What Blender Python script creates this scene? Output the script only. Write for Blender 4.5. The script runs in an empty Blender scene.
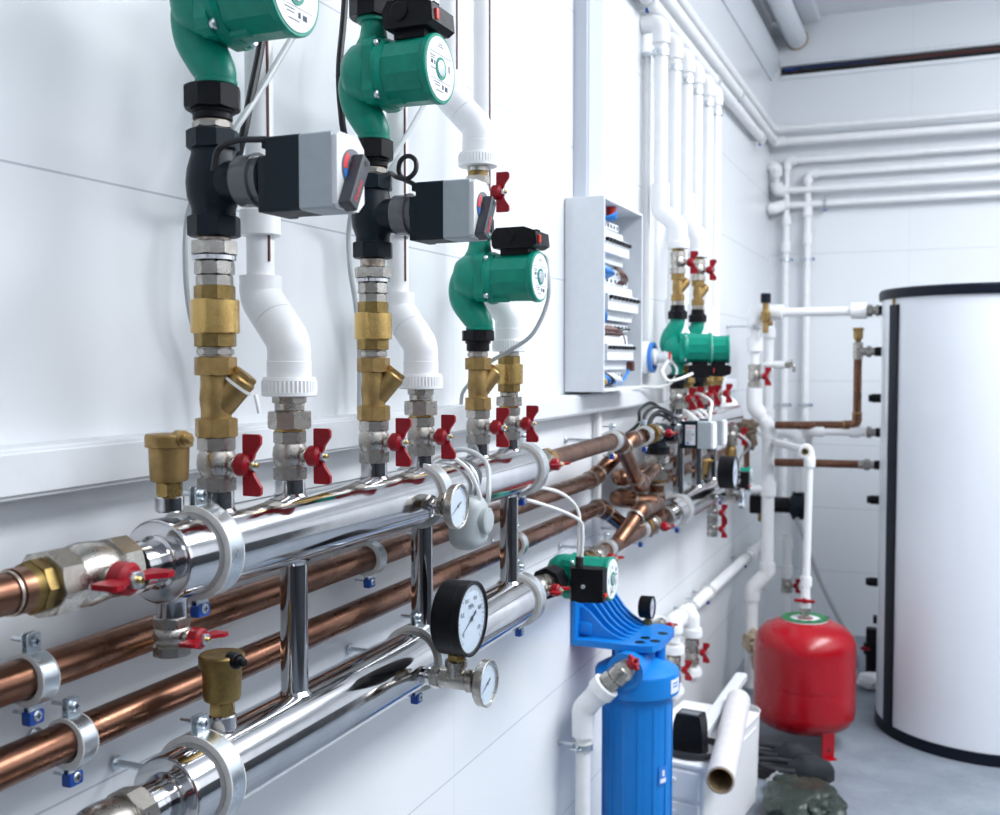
import bpy, bmesh, math, random
from mathutils import Matrix, Vector, Euler
random.seed(7)
PI = math.pi
scene = bpy.context.scene
COL = scene.collection

# ------------------------------------------------------------------ materials
MAT = {}
def principled(name):
    m = bpy.data.materials.new(name); m.use_nodes = True
    nt = m.node_tree
    return m, nt, nt.nodes['Principled BSDF']

def noise(nt, scale, detail=4, rough=.6, coord='Object'):
    tc = nt.nodes.new('ShaderNodeTexCoord'); n = nt.nodes.new('ShaderNodeTexNoise')
    n.inputs['Scale'].default_value = scale; n.inputs['Detail'].default_value = detail
    n.inputs['Roughness'].default_value = rough
    nt.links.new(tc.outputs[coord], n.inputs['Vector'])
    return n

def ramp(nt, src, c0, c1, p0=.35, p1=.65):
    r = nt.nodes.new('ShaderNodeValToRGB')
    r.color_ramp.elements[0].position = p0; r.color_ramp.elements[1].position = p1
    r.color_ramp.elements[0].color = (*c0, 1); r.color_ramp.elements[1].color = (*c1, 1)
    nt.links.new(src, r.inputs['Fac'])
    return r

def mat(name, c0, c1=None, metal=0., rough=.4, rough2=None, scale=40., bump=0., bscale=200., coat=0., trans=0., alpha=1., spec=None, p=(.35, .65)):
    m, nt, b = principled(name)
    b.inputs['Metallic'].default_value = metal
    b.inputs['Roughness'].default_value = rough
    b.inputs['Base Color'].default_value = (*c0, 1)
    if coat:
        b.inputs['Coat Weight'].default_value = coat; b.inputs['Coat Roughness'].default_value = .12
    if trans: b.inputs['Transmission Weight'].default_value = trans
    if alpha < 1: b.inputs['Alpha'].default_value = alpha
    if spec is not None: b.inputs['Specular IOR Level'].default_value = spec
    if c1 is not None or rough2 is not None:
        n = noise(nt, scale)
        if c1 is not None:
            r = ramp(nt, n.outputs['Fac'], c0, c1, *p); nt.links.new(r.outputs['Color'], b.inputs['Base Color'])
        if rough2 is not None:
            mr = nt.nodes.new('ShaderNodeMapRange')
            mr.inputs['From Min'].default_value = .35; mr.inputs['From Max'].default_value = .65
            mr.inputs['To Min'].default_value = rough; mr.inputs['To Max'].default_value = rough2
            nt.links.new(n.outputs['Fac'], mr.inputs['Value']); nt.links.new(mr.outputs['Result'], b.inputs['Roughness'])
    if bump:
        n2 = noise(nt, bscale, 3); bp = nt.nodes.new('ShaderNodeBump')
        bp.inputs['Strength'].default_value = bump; bp.inputs['Distance'].default_value = .0008
        nt.links.new(n2.outputs['Fac'], bp.inputs['Height']); nt.links.new(bp.outputs['Normal'], b.inputs['Normal'])
    MAT[name] = m
    return m

mat('chrome', (.66, .655, .66), (.55, .55, .56), 1, .06, .15, 14)
mat('nickel', (.53, .50, .455), (.38, .355, .32), 1, .22, .38, 60, .25, 500)
mat('zinc', (.70, .75, .78), (.56, .61, .65), 1, .25, .42, 45)
mat('brass', (.42, .28, .115), (.29, .19, .075), 1, .36, .52, 45, .35, 900)
mat('brass_bright', (.62, .42, .155), (.50, .33, .115), 1, .2, .32, 30)
mat('brass_old', (.40, .28, .10), (.22, .15, .06), 1, .34, .5, 40, .2, 600)
mat('copper', (.28, .138, .088), (.13, .063, .041), 1, .2, .36, 11, .03, 300, p=(.38, .70))
mat('copper_old', (.31, .160, .102), (.15, .077, .050), 1, .26, .42, 16, .03, 300)
mat('solder', (.55, .50, .45), (.36, .28, .22), 1, .35, .5, 120)
mat('green_paint', (.0, .275, .190), (.0, .235, .160), 0, .32, .44, 60, .25, 900, spec=.35)
mat('black_plastic', (.004, .004, .006), (.007, .007, .009), 0, .34, .46, 90, .15, 1500, spec=.2)
mat('black_valve', (.004, .010, .017), (.007, .014, .022), 0, .34, .46, 60, .3, 800, spec=.24)
mat('black_rubber', (.012, .012, .013), None, 0, .6)
mat('actuator_black', (.005, .013, .020), (.007, .016, .024), 0, .5, .6, 60, .2, 1800, spec=.25)
mat('actuator_grey', (.42, .47, .50), (.39, .44, .47), 0, .5, .6, 60, .2, 1800)
mat('actuator_white', (.78, .79, .80), None, 0, .45)
mat('dial_grey', (.16, .17, .19), None, 0, .5)
mat('lever_grey', (.040, .044, .056), None, 0, .45, bump=.2, bscale=1500)
mat('clear_ring', (.20, .21, .23), None, 0, .15, trans=.45)
mat('red_paint', (.32, .001, .010), (.26, .001, .008), 0, .36, .45, 50, spec=.35)
mat('red_plastic', (.70, .03, .015), None, 0, .4)
mat('print_red', (.80, .06, .08), None, 0, .5)
mat('print_blue', (.03, .20, .65), None, 0, .5)
mat('print_dark', (.03, .045, .07), None, 0, .6)
mat('print_pale', (.22, .25, .28), None, 0, .6)
mat('blue_cap', (.004, .055, .30), None, 0, .4)
mat('white_plastic', (.84, .85, .86), (.80, .81, .82), 0, .36, .44, 20)
mat('white_rubber', (.68, .68, .66), (.60, .60, .58), 0, .6, None, 60)
mat('stripe_red', (.10, .022, .020), None, 0, .5)
mat('cable_grey', (.52, .55, .56), None, 0, .45)
mat('cable_white', (.80, .80, .79), None, 0, .45)
mat('cable_black', (.012, .013, .015), None, 0, .42)
mat('label_white', (.78, .81, .84), None, 0, .4)
mat('gauge_face', (.66, .77, .88), None, 0, .45)
mat('glass', (1, 1, 1), None, 0, .02, trans=1., alpha=.25)
mat('thermostat_grey', (.40, .44, .45), None, 0, .5, bump=.15, bscale=1500)
mat('cabinet_grey', (.73, .76, .80), (.70, .73, .77), 0, .42, .5, 50, .1, 1500)
mat('cabinet_inside', (.50, .55, .61), None, 0, .5)
mat('trunking_white', (.74, .77, .80), (.71, .74, .77), 0, .35, .42, 30)
mat('conduit_white', (.56, .60, .66), None, 0, .45)
mat('module_white', (.76, .79, .82), None, 0, .45)
mat('wire_blue', (.02, .20, .60), None, 0, .4)
mat('wire_brown', (.10, .03, .02), None, 0, .45)
mat('wire_yellow', (.75, .45, .03), None, 0, .45)
mat('filter_blue', (.008, .215, .66), (.006, .195, .61), 0, .30, .4, 12, spec=.35)
mat('socket_blue', (.04, .20, .62), None, 0, .4)
mat('tank_white', (.80, .83, .88), None, 0, .22, coat=.3)
mat('navy_trim', (.004, .007, .016), None, 0, .42, spec=.2)
mat('red_tank', (.38, .0, .008), (.33, .0, .007), 0, .24, .32, 6, coat=.2, spec=.4)
mat('green_label', (.0, .20, .045), None, 0, .45)
mat('clear_box', (.93, .94, .96), None, 0, .3, trans=.10)
mat('paper_white', (.70, .68, .69), (.63, .61, .62), 0, .55, None, 30)
mat('cardboard', (.42, .30, .17), (.34, .24, .13), 0, .8, None, 40)
mat('dark_cloth', (.008, .010, .015), (.016, .019, .026), 0, .8, None, 30, .6, 300)
mat('green_cloth', (.008, .019, .013), (.026, .040, .031), 0, .5, .35, 22, .8, 60)
mat('tan_cloth', (.50, .41, .30), (.34, .27, .19), 0, .85, None, 60, 1., 120)
mat('hemp', (.17, .125, .09), (.08, .058, .04), 0, .9, None, 80, 1., 160)
mat('reflected_dark', (.035, .038, .045), None, 0, .5)  # for the added unseen panels that the chrome mirrors as dark
mat('clear_film', (.50, .53, .55), None, 0, .25, trans=.5)
mat('duct_white', (.70, .73, .77), None, 0, .45)
mat('slot_shade', (.012, .016, .028), (.05, .03, .025), 0, .7, None, 9)  # shade inside the open wall slot, put into the colour

def wall_material(name, axis, off_h, step_h, off_v, step_v, base, rough):
    """white glossy wall panels; fine grey joints in a grid; axis is the horizontal object coordinate"""
    m, nt, b = principled(name)
    tc = nt.nodes.new('ShaderNodeTexCoord'); sx = nt.nodes.new('ShaderNodeSeparateXYZ')
    nt.links.new(tc.outputs['Object'], sx.inputs['Vector'])
    def M(op, a, bb=None, c=None):
        n = nt.nodes.new('ShaderNodeMath'); n.operation = op
        for i, v in enumerate((a, bb, c)):
            if v is None: continue
            if isinstance(v, (int, float)): n.inputs[i].default_value = v
            else: nt.links.new(v, n.inputs[i])
        return n.outputs[0]
    def joint(src, off, step, w):
        t = M('SUBTRACT', src, off); f = M('PINGPONG', t, step / 2)   # 0 on the joint
        return M('LESS_THAN', f, w)
    jh = joint(sx.outputs[axis], off_h, step_h, .0009)
    jv = joint(sx.outputs['Z'], off_v, step_v, .0013)
    j = M('MAXIMUM', M('MULTIPLY', jh, .5), jv)
    n = noise(nt, 1.3, 3)
    r = ramp(nt, n.outputs['Fac'], base, tuple(c * .965 for c in base), .3, .7)
    mx = nt.nodes.new('ShaderNodeMix'); mx.data_type = 'RGBA'
    nt.links.new(j, mx.inputs[0]); nt.links.new(r.outputs['Color'], mx.inputs[6]); mx.inputs[7].default_value = (.50, .53, .57, 1)
    nt.links.new(mx.outputs[2], b.inputs['Base Color'])
    b.inputs['Roughness'].default_value = rough
    n2 = noise(nt, 60, 2); bp = nt.nodes.new('ShaderNodeBump'); bp.inputs['Strength'].default_value = .05; bp.inputs['Distance'].default_value = .001
    nt.links.new(n2.outputs['Fac'], bp.inputs['Height']); nt.links.new(bp.outputs['Normal'], b.inputs['Normal'])
    MAT[name] = m
wall_material('wall_panels', 'Y', 1.095, .70, .6325, .331, (.80, .825, .85), .27)
wall_material('back_panels', 'X', .69, .70, .6625, .331, (.78, .81, .84), .32)
mat('plain_wall', (.78, .80, .83), (.75, .77, .80), 0, .5, None, 2)
mat('ceiling_paint', (.74, .76, .79), (.71, .73, .76), 0, .6, None, 3)

def floor_material():
    m, nt, b = principled('floor_concrete')
    n = noise(nt, 5, 8, .65); r = ramp(nt, n.outputs['Fac'], (.15, .18, .22), (.26, .295, .34), .3, .72)
    n3 = noise(nt, 42, 5); r3 = ramp(nt, n3.outputs['Fac'], (.62, .62, .62), (1, 1, 1), .28, .45)
    mx = nt.nodes.new('ShaderNodeMix'); mx.data_type = 'RGBA'; mx.blend_type = 'MULTIPLY'; mx.inputs[0].default_value = .45
    nt.links.new(r.outputs['Color'], mx.inputs[6]); nt.links.new(r3.outputs['Color'], mx.inputs[7])
    nt.links.new(mx.outputs[2], b.inputs['Base Color'])
    b.inputs['Roughness'].default_value = .45
    MAT['floor_concrete'] = m
floor_material()

# ------------------------------------------------------------------ mesh builder
def V(*a): return Vector(a)
AX = {'z': Matrix.Identity(4), 'y': Matrix.Rotation(-PI/2, 4, 'X'), '-y': Matrix.Rotation(PI/2, 4, 'X'),
      'x': Matrix.Rotation(PI/2, 4, 'Y'), '-x': Matrix.Rotation(-PI/2, 4, 'Y'), '-z': Matrix.Rotation(PI, 4, 'X')}
def at(x, y, z, axis='z', spin=0.):
    return Matrix.Translation((x, y, z)) @ AX[axis] @ Matrix.Rotation(spin, 4, 'Z')
I4 = Matrix.Identity(4)

def arc_path(pts, bend, n=7):
    pts = [Vector(p) for p in pts]
    if len(pts) < 3 or bend <= 0: return pts
    out = [pts[0]]
    for i in range(1, len(pts) - 1):
        p = pts[i]; a = (pts[i-1] - p); c = (pts[i+1] - p)
        la, lc = a.length, c.length; a.normalize(); c.normalize()
        ang = a.angle(c)
        if ang > PI - .02: out.append(p); continue
        d = min(bend / math.tan(ang / 2), la * .49, lc * .49)
        r = d * math.tan(ang / 2)
        cen = p + (a + c).normalized() * (r / math.sin(ang / 2))
        s = p + a * d - cen; e = p + c * d - cen
        tot = s.angle(e)
        for k in range(n + 1):
            t = k / n
            if tot < 1e-4: continue
            out.append(cen + (s * math.sin((1 - t) * tot) + e * math.sin(t * tot)) / math.sin(tot))
    out.append(pts[-1])
    return out

def smooth_path(pts, n=10):
    """Catmull-Rom through the points"""
    P = [Vector(p) for p in pts]; P = [2 * P[0] - P[1]] + P + [2 * P[-1] - P[-2]]
    out = []
    for i in range(1, len(P) - 2):
        for k in range(n):
            t = k / n
            out.append(.5 * ((2 * P[i]) + (P[i+1] - P[i-1]) * t + (2 * P[i-1] - 5 * P[i] + 4 * P[i+1] - P[i+2]) * t * t + (3 * P[i] - P[i-1] - 3 * P[i+1] + P[i+2]) * t ** 3))
    out.append(P[-2])
    return out

class MB:
    def __init__(s): s.bm = bmesh.new()
    def _face(s, vs):
        try: s.bm.faces.new(vs)
        except ValueError: pass
    def lathe(s, prof, M=I4, n=32, closed=False):
        """prof: list of (radius, height) along local z"""
        rings = []
        for r, h in prof:
            if r < 1e-6: rings.append([s.bm.verts.new(M @ V(0, 0, h))])
            else: rings.append([s.bm.verts.new(M @ V(r * math.cos(2*PI*k/n), r * math.sin(2*PI*k/n), h)) for k in range(n)])
        pairs = list(zip(rings, rings[1:]))
        if closed: pairs.append((rings[-1], rings[0]))
        for a, b in pairs:
            for k in range(n):
                k2 = (k + 1) % n
                if len(a) == 1 and len(b) == 1: continue
                if len(a) == 1: s._face((a[0], b[k2], b[k]))
                elif len(b) == 1: s._face((a[k], a[k2], b[0]))
                else: s._face((a[k], a[k2], b[k2], b[k]))
        if not closed:
            if len(rings[0]) > 1: s._face(list(reversed(rings[0])))
            if len(rings[-1]) > 1: s._face(rings[-1])
        return s
    def cyl(s, r, h0, h1, M=I4, n=32, c=None):
        c = min(.0015, (h1 - h0) * .2) if c is None else c
        return s.lathe([(r - c, h0), (r, h0 + c), (r, h1 - c), (r - c, h1)], M, n)
    def ring(s, ro, ri, h0, h1, M=I4, n=40):
        return s.lathe([(ri, h0), (ro, h0), (ro, h1), (ri, h1)], M, n, closed=True)
    def hex(s, rf, h0, h1, M=I4, n=6, spin=0.):
        """prism with n flats, rf across-flat radius, chamfered corners"""
        R = rf / math.cos(PI / n); c = (R - rf) * 1.05
        M = M @ Matrix.Rotation(spin, 4, 'Z'); m = 8
        # chamfer: the end faces are round (radius rf), the corners slope down to the flats
        N = n * m
        def rad(k):
            a = (k % m) / m * 2 * PI / n - PI / n
            return rf / math.cos(a)
        lo0 = [s.bm.verts.new(M @ V(rf * .985 * math.cos(2*PI*k/N), rf * .985 * math.sin(2*PI*k/N), h0)) for k in range(N)]
        hi0 = [s.bm.verts.new(M @ V(rf * .985 * math.cos(2*PI*k/N), rf * .985 * math.sin(2*PI*k/N), h1)) for k in range(N)]
        def ringz(h, sgn):
            out = []
            for k in range(N):
                r = rad(k); d = (r - rf * .985) * .6
                out.append(s.bm.verts.new(M @ V(r * math.cos(2*PI*k/N), r * math.sin(2*PI*k/N), h + sgn * d)))
            return out
        lo1 = ringz(h0, 1); hi1 = ringz(h1, -1)
        for a, b in ((lo0, lo1), (lo1, hi1), (hi1, hi0)):
            for k in range(N):
                k2 = (k + 1) % N; s._face((a[k], a[k2], b[k2], b[k]))
        s._face(list(reversed(lo0))); s._face(hi0)
        return s
    def tube(s, pts, r, n=16, bend=0., M=I4, cap=True, hollow=0., bn=7):
        path = arc_path(pts, bend, bn) if bend else [Vector(p) for p in pts]
        R = r if isinstance(r, (list, tuple)) else [r] * len(path)
        if len(R) != len(path): R = [R[0] + (R[-1] - R[0]) * i / (len(path) - 1) for i in range(len(path))]
        tang = []
        for i in range(len(path)):
            a = path[max(i - 1, 0)]; b = path[min(i + 1, len(path) - 1)]
            tang.append((b - a).normalized())
        up = V(0, 0, 1) if abs(tang[0].z) < .9 else V(1, 0, 0)
        nx = tang[0].cross(up).normalized(); rings = []
        for i, p in enumerate(path):
            nx = (nx - tang[i] * nx.dot(tang[i])).normalized(); ny = tang[i].cross(nx)
            rings.append([s.bm.verts.new(M @ (p + (nx * math.cos(2*PI*k/n) + ny * math.sin(2*PI*k/n)) * R[i])) for k in range(n)])
        for a, b in zip(rings, rings[1:]):
            for k in range(n):
                k2 = (k + 1) % n; s._face((a[k], a[k2], b[k2], b[k]))
        if cap: s._face(list(reversed(rings[0]))); s._face(rings[-1])
        return s
    def box(s, c, size, M=I4, bev=0., seg=2):
        t = bmesh.new(); bmesh.ops.create_cube(t, size=1.)
        for v in t.verts: v.co = V(v.co.x * size[0], v.co.y * size[1], v.co.z * size[2])
        if bev: bmesh.ops.bevel(t, geom=list(t.edges), offset=bev, segments=seg, profile=.5, affect='EDGES')
        return s.merge(t, M @ Matrix.Translation(c))
    def merge(s, t, M=I4):
        mp = {v: s.bm.verts.new(M @ v.co) for v in t.verts}
        for f in t.faces: s._face([mp[v] for v in f.verts])
        t.free(); return s
    def prism(s, poly, h0, h1, M=I4, bev=0., seg=2):
        """2-D outline (x, y) extruded along local z"""
        t = bmesh.new()
        a = [t.verts.new((x, y, h0)) for x, y in poly]; b = [t.verts.new((x, y, h1)) for x, y in poly]
        n = len(poly)
        for k in range(n): t.faces.new((a[k], a[(k+1) % n], b[(k+1) % n], b[k]))
        t.faces.new(list(reversed(a))); t.faces.new(b)
        if bev: bmesh.ops.bevel(t, geom=[e for e in t.edges if e.calc_face_angle(0) > .5], offset=bev, segments=seg, profile=.5, affect='EDGES')
        return s.merge(t, M)
    def blob(s, c, size, amp=.2, freq=3., seed=0, sub=4, M=I4):
        from mathutils import noise as N
        t = bmesh.new(); bmesh.ops.create_icosphere(t, subdivisions=sub, radius=1.)
        for v in t.verts:
            d = N.fractal(v.co * freq + V(seed * 7.1, seed, 0), 1., 2., 4)
            v.co = v.co * (1 + amp * d); v.co = V(v.co.x * size[0], v.co.y * size[1], v.co.z * size[2])
        return s.merge(t, M @ Matrix.Translation(c))
    def build(s, name, material, parent=None, flat=False, ang=.55):
        bmesh.ops.recalc_face_normals(s.bm, faces=s.bm.faces)
        if not flat:
            for f in s.bm.faces: f.smooth = True
            for e in s.bm.edges:
                if len(e.link_faces) == 2 and e.calc_face_angle(0) > ang: e.smooth = False
        me = bpy.data.meshes.new(name); s.bm.to_mesh(me); s.bm.free()
        me.materials.append(MAT[material])
        o = bpy.data.objects.new(name, me); COL.objects.link(o)
        if not flat:
            wn = o.modifiers.new('weighted_normal', 'WEIGHTED_NORMAL'); wn.keep_sharp = True; wn.weight = 90
        if parent: o.parent = parent
        return o

def tag(o, label, cat, group=None):
    o['label'] = label; o['category'] = cat
    if group: o['group'] = group
    return o
def thing(name, label, cat, loc=(0, 0, 0), rot=None, group=None):
    o = bpy.data.objects.new(name, None); COL.objects.link(o)
    o.empty_display_size = .02; o.location = loc
    if rot is not None: o.rotation_euler = rot if not isinstance(rot, Matrix) else rot.to_euler()
    return tag(o, label, cat, group)
def struct(name, mb, m):
    o = mb.build(name, m); o['kind'] = 'structure'; return o
def rot(axis, spin=0.): return (AX[axis] @ Matrix.Rotation(spin, 4, 'Z'))

def text(s, size, M, material, parent, name='lettering', extrude=.0002, bold=False):
    cu = bpy.data.curves.new(name, 'FONT'); cu.body = s; cu.size = size; cu.align_x = 'CENTER'; cu.align_y = 'CENTER'
    cu.extrude = extrude; cu.resolution_u = 2
    if bold: cu.offset = size * .02
    to = bpy.data.objects.new('tmp_text', cu); COL.objects.link(to)
    dg = bpy.context.evaluated_depsgraph_get()
    me = bpy.data.meshes.new_from_object(to.evaluated_get(dg))
    bpy.data.objects.remove(to); bpy.data.curves.remove(cu)
    me.transform(M); me.materials.clear(); me.materials.append(MAT[material]); me.name = name
    o = bpy.data.objects.new(name, me); COL.objects.link(o); o.parent = parent
    return o
# faces: +x face seen from +x: text right = +y, up = +z
FACE_PX = Matrix(((0, 0, 1, 0), (1, 0, 0, 0), (0, 1, 0, 0), (0, 0, 0, 1)))
# -y face seen from -y: text right = +x, up = +z
FACE_NY = Matrix(((1, 0, 0, 0), (0, 0, -1, 0), (0, 1, 0, 0), (0, 0, 0, 1)))
# ------------------------------------------------------------------ kit of plumbing things (local +z = along the pipe, local +x = into the room)
def handle(parent, x0, z, s=1., m='red_paint'):
    """butterfly lever on a stem pointing along +x, wings along z"""
    b = MB(); c = at(x0, 0, z, 'x')
    b.cyl(.0128*s, .001*s, .019*s, c, 22, .003*s)
    b.cyl(.008*s, -.002*s, .006*s, c, 16)
    pl = [(.009, .004), (.009, .0325), (.010, .0335), (.029, .0335), (.032, .031), (.032, .0235), (.024, .0125), (.021, .004)]
    for sg in (1, -1):
        poly = [(x0 + px*s, z + sg*pz*s) for px, pz in pl]
        if sg < 0: poly.reverse()
        b.prism(poly, -.0022*s, .0022*s, Matrix.Rotation(PI/2, 4, 'X'), .0008*s, 1)
    h = b.build('handle', m, parent)
    n = MB(); n.hex(.0062*s, .019*s, .0245*s, c); n.build('nut', 'zinc', h)
    e = MB(); e.cyl(.0028*s, .0245*s, .028*s, c, 12); e.build('stem_end', 'brass_bright', h)
    return h

def ball_valve(label, loc, r=.0205, L=.060, axis='z', spin=0., hs=1., group=None, z_handle=None, wings=True):
    t = thing('ball_valve', label, 'valve', loc, rot(axis, spin), group)
    b = MB(); f = r
    b.hex(f, 0, L*.27, n=8, spin=.2); b.lathe([(f*.90, L*.27), (f*.90, L*.33), (f*1.02, L*.40), (f*1.06, L*.5), (f*1.02, L*.66), (f*.92, L*.72), (f*.92, L*.76)], n=36)
    b.hex(f*.98, L*.76, L, n=8, spin=.2)
    b.cyl(.0085*hs, 0, f + .006*hs, at(0, 0, L*.5, 'x'), 20)
    b.build('body', 'nickel', t)
    handle(t, f + .006*hs, L*.5, hs)
    return t

def y_strainer(label, loc, s=1., spin=0., group=None, ring=False, flip=False):
    t = thing('y_strainer', label, 'strainer', loc, rot('-z' if flip else 'z', spin), group)
    L = .0874*s; b = MB()
    b.hex(.0212*s, 0, .0208*s, n=8); b.lathe([(.0165*s, .0205*s), (.0165*s, .030*s), (.0178*s, .042*s), (.0165*s, .056*s), (.0165*s, L-.0195*s)])
    b.hex(.0212*s, L-.020*s, L, n=8)
    b.build('body', 'brass', t)
    br = Matrix.Translation((0, 0, .0275*s)) @ Matrix.Rotation(math.radians(38), 4, 'Y')
    g = MB(); g.lathe([(.014*s, 0), (.0155*s, .012*s), (.0165*s, .045*s), (.0150*s, .0475*s)], br, 28)
    g.build('branch', 'brass', t)
    c = MB(); c.hex(.0125*s, .047*s, .0535*s, br, 6); c.build('branch_cap', 'brass', t)
    if ring:
        w = MB(); w.ring(.0182*s, .0166*s, .036*s, .039*s, br, 24); w.tube(smooth_path([(.043, -.006, .046), (.0455, -.008, .036), (.047, -.008, .026)], 4), .0022, 8)
        w.build('tag_loop', 'white_plastic', t)
    return t

def check_valve(label, loc, s=1., group=None):
    t = thing('check_valve', label, 'check valve', loc, None, group)
    h = MB(); h.hex(.0208*s, 0, .0150*s, n=8); h.build('lower_hex', 'brass_old', t); h = MB(); h.hex(.0205*s, .0505*s, .0665*s, n=8); h.build('upper_hex', 'brass_old', t)
    b = MB(); b.cyl(.0262*s, .0145*s, .0515*s, n=48, c=.0012); b.build('barrel', 'brass_bright', t)
    return t

def nipple(label, loc, r=.019, h=.011, group=None, m='nickel', n=8, cat='fitting', name='pipe_nipple'):
    t = thing(name, label, cat, loc, None, group)
    b = MB(); b.hex(r, h*.18, h*.82, n=n); b.build('hex_body', m, t)
    c = MB(); c.cyl(r*.93, 0, h, c=.0005); c.build('thread', 'solder' if m == 'nickel' else m, t)
    return t

def union(label, loc, group=None, extra=0.):
    t = thing('pipe_union', label, 'union', loc, None, group)
    a = MB(); a.hex(.0185, 0, .012, n=8); a.hex(.0200, .0125, .027, n=8); a.build('lower_nut', 'nickel', t)
    r = MB(); r.lathe([(.0195, .027), (.0232, .0285), (.0232, .033), (.021, .034)]); r.build('collar', 'chrome', t)
    u = MB(); u.hex(.0240, .034, .0485, n=8, spin=.3); u.build('upper_nut', 'nickel', t)
    k = MB(); k.cyl(.0175, .0485, .0535 + extra); k.build('neck', 'solder', t)
    return t

def union_nut(label, loc, s=1., flip=False, group=None, neck=.011, nut=.027):
    """black ribbed pump coupling nut with its neck"""
    t = thing('pump_coupling_nut', label, 'coupling nut', loc, rot('-z') if flip else None, group)
    k = MB(); k.cyl(.0212*s, 0, neck); k.lathe([(.0235*s, neck*.75), (.0235*s, neck)]); k.build('neck', 'black_plastic', t)
    b = MB(); b.hex(.0285*s, neck, neck + nut, n=8, spin=.15)
    b.build('nut', 'black_plastic', t)
    return t

def pump_plate(t, x, r):
    d = MB(); d.cyl(r, 0, .0012, at(x, 0, 0, 'x'), 56, .0003); d = d.build('name_plate', 'label_white', t)
    g = MB(); g.ring(.0145*r/.041, .0105*r/.041, .001, .0024, at(x, 0, 0, 'x'), 32); g.build('plug_ring', 'green_paint', d)
    q = MB(); q.lathe([(.0105*r/.041, .0005), (.0105*r/.041, .003), (.009*r/.041, .0036), (0, .0036)], at(x, 0, 0, 'x'), 24); q.build('vent_plug', 'zinc', d)
    p = MB(); f = r / .041
    def row(y, z, w, h=.0011): p.box((x + .0013, y*f, z*f), (.0003, w*f, h*f))
    row(0, .0175, .066, .0006); row(-.0245, .012, .016); row(-.0245, .009, .012); row(-.026, .004, .006, .005); row(-.018, .004, .003, .005)
    row(-.0225, -.004, .014); row(.026, .004, .0018, .010); row(.0225, .004, .0014, .008); row(0, -.0165, .060, .0006)
    row(-.012, -.020, .018); row(-.010, -.0235, .014); row(.016, -.024, .008, .006); row(.006, -.0235, .0045, .006); row(0, .028, .016); row(0, .031, .010); row(-.004, -.030, .020)
    p.build('plate_print', 'print_dark', d)
    return d

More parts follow.
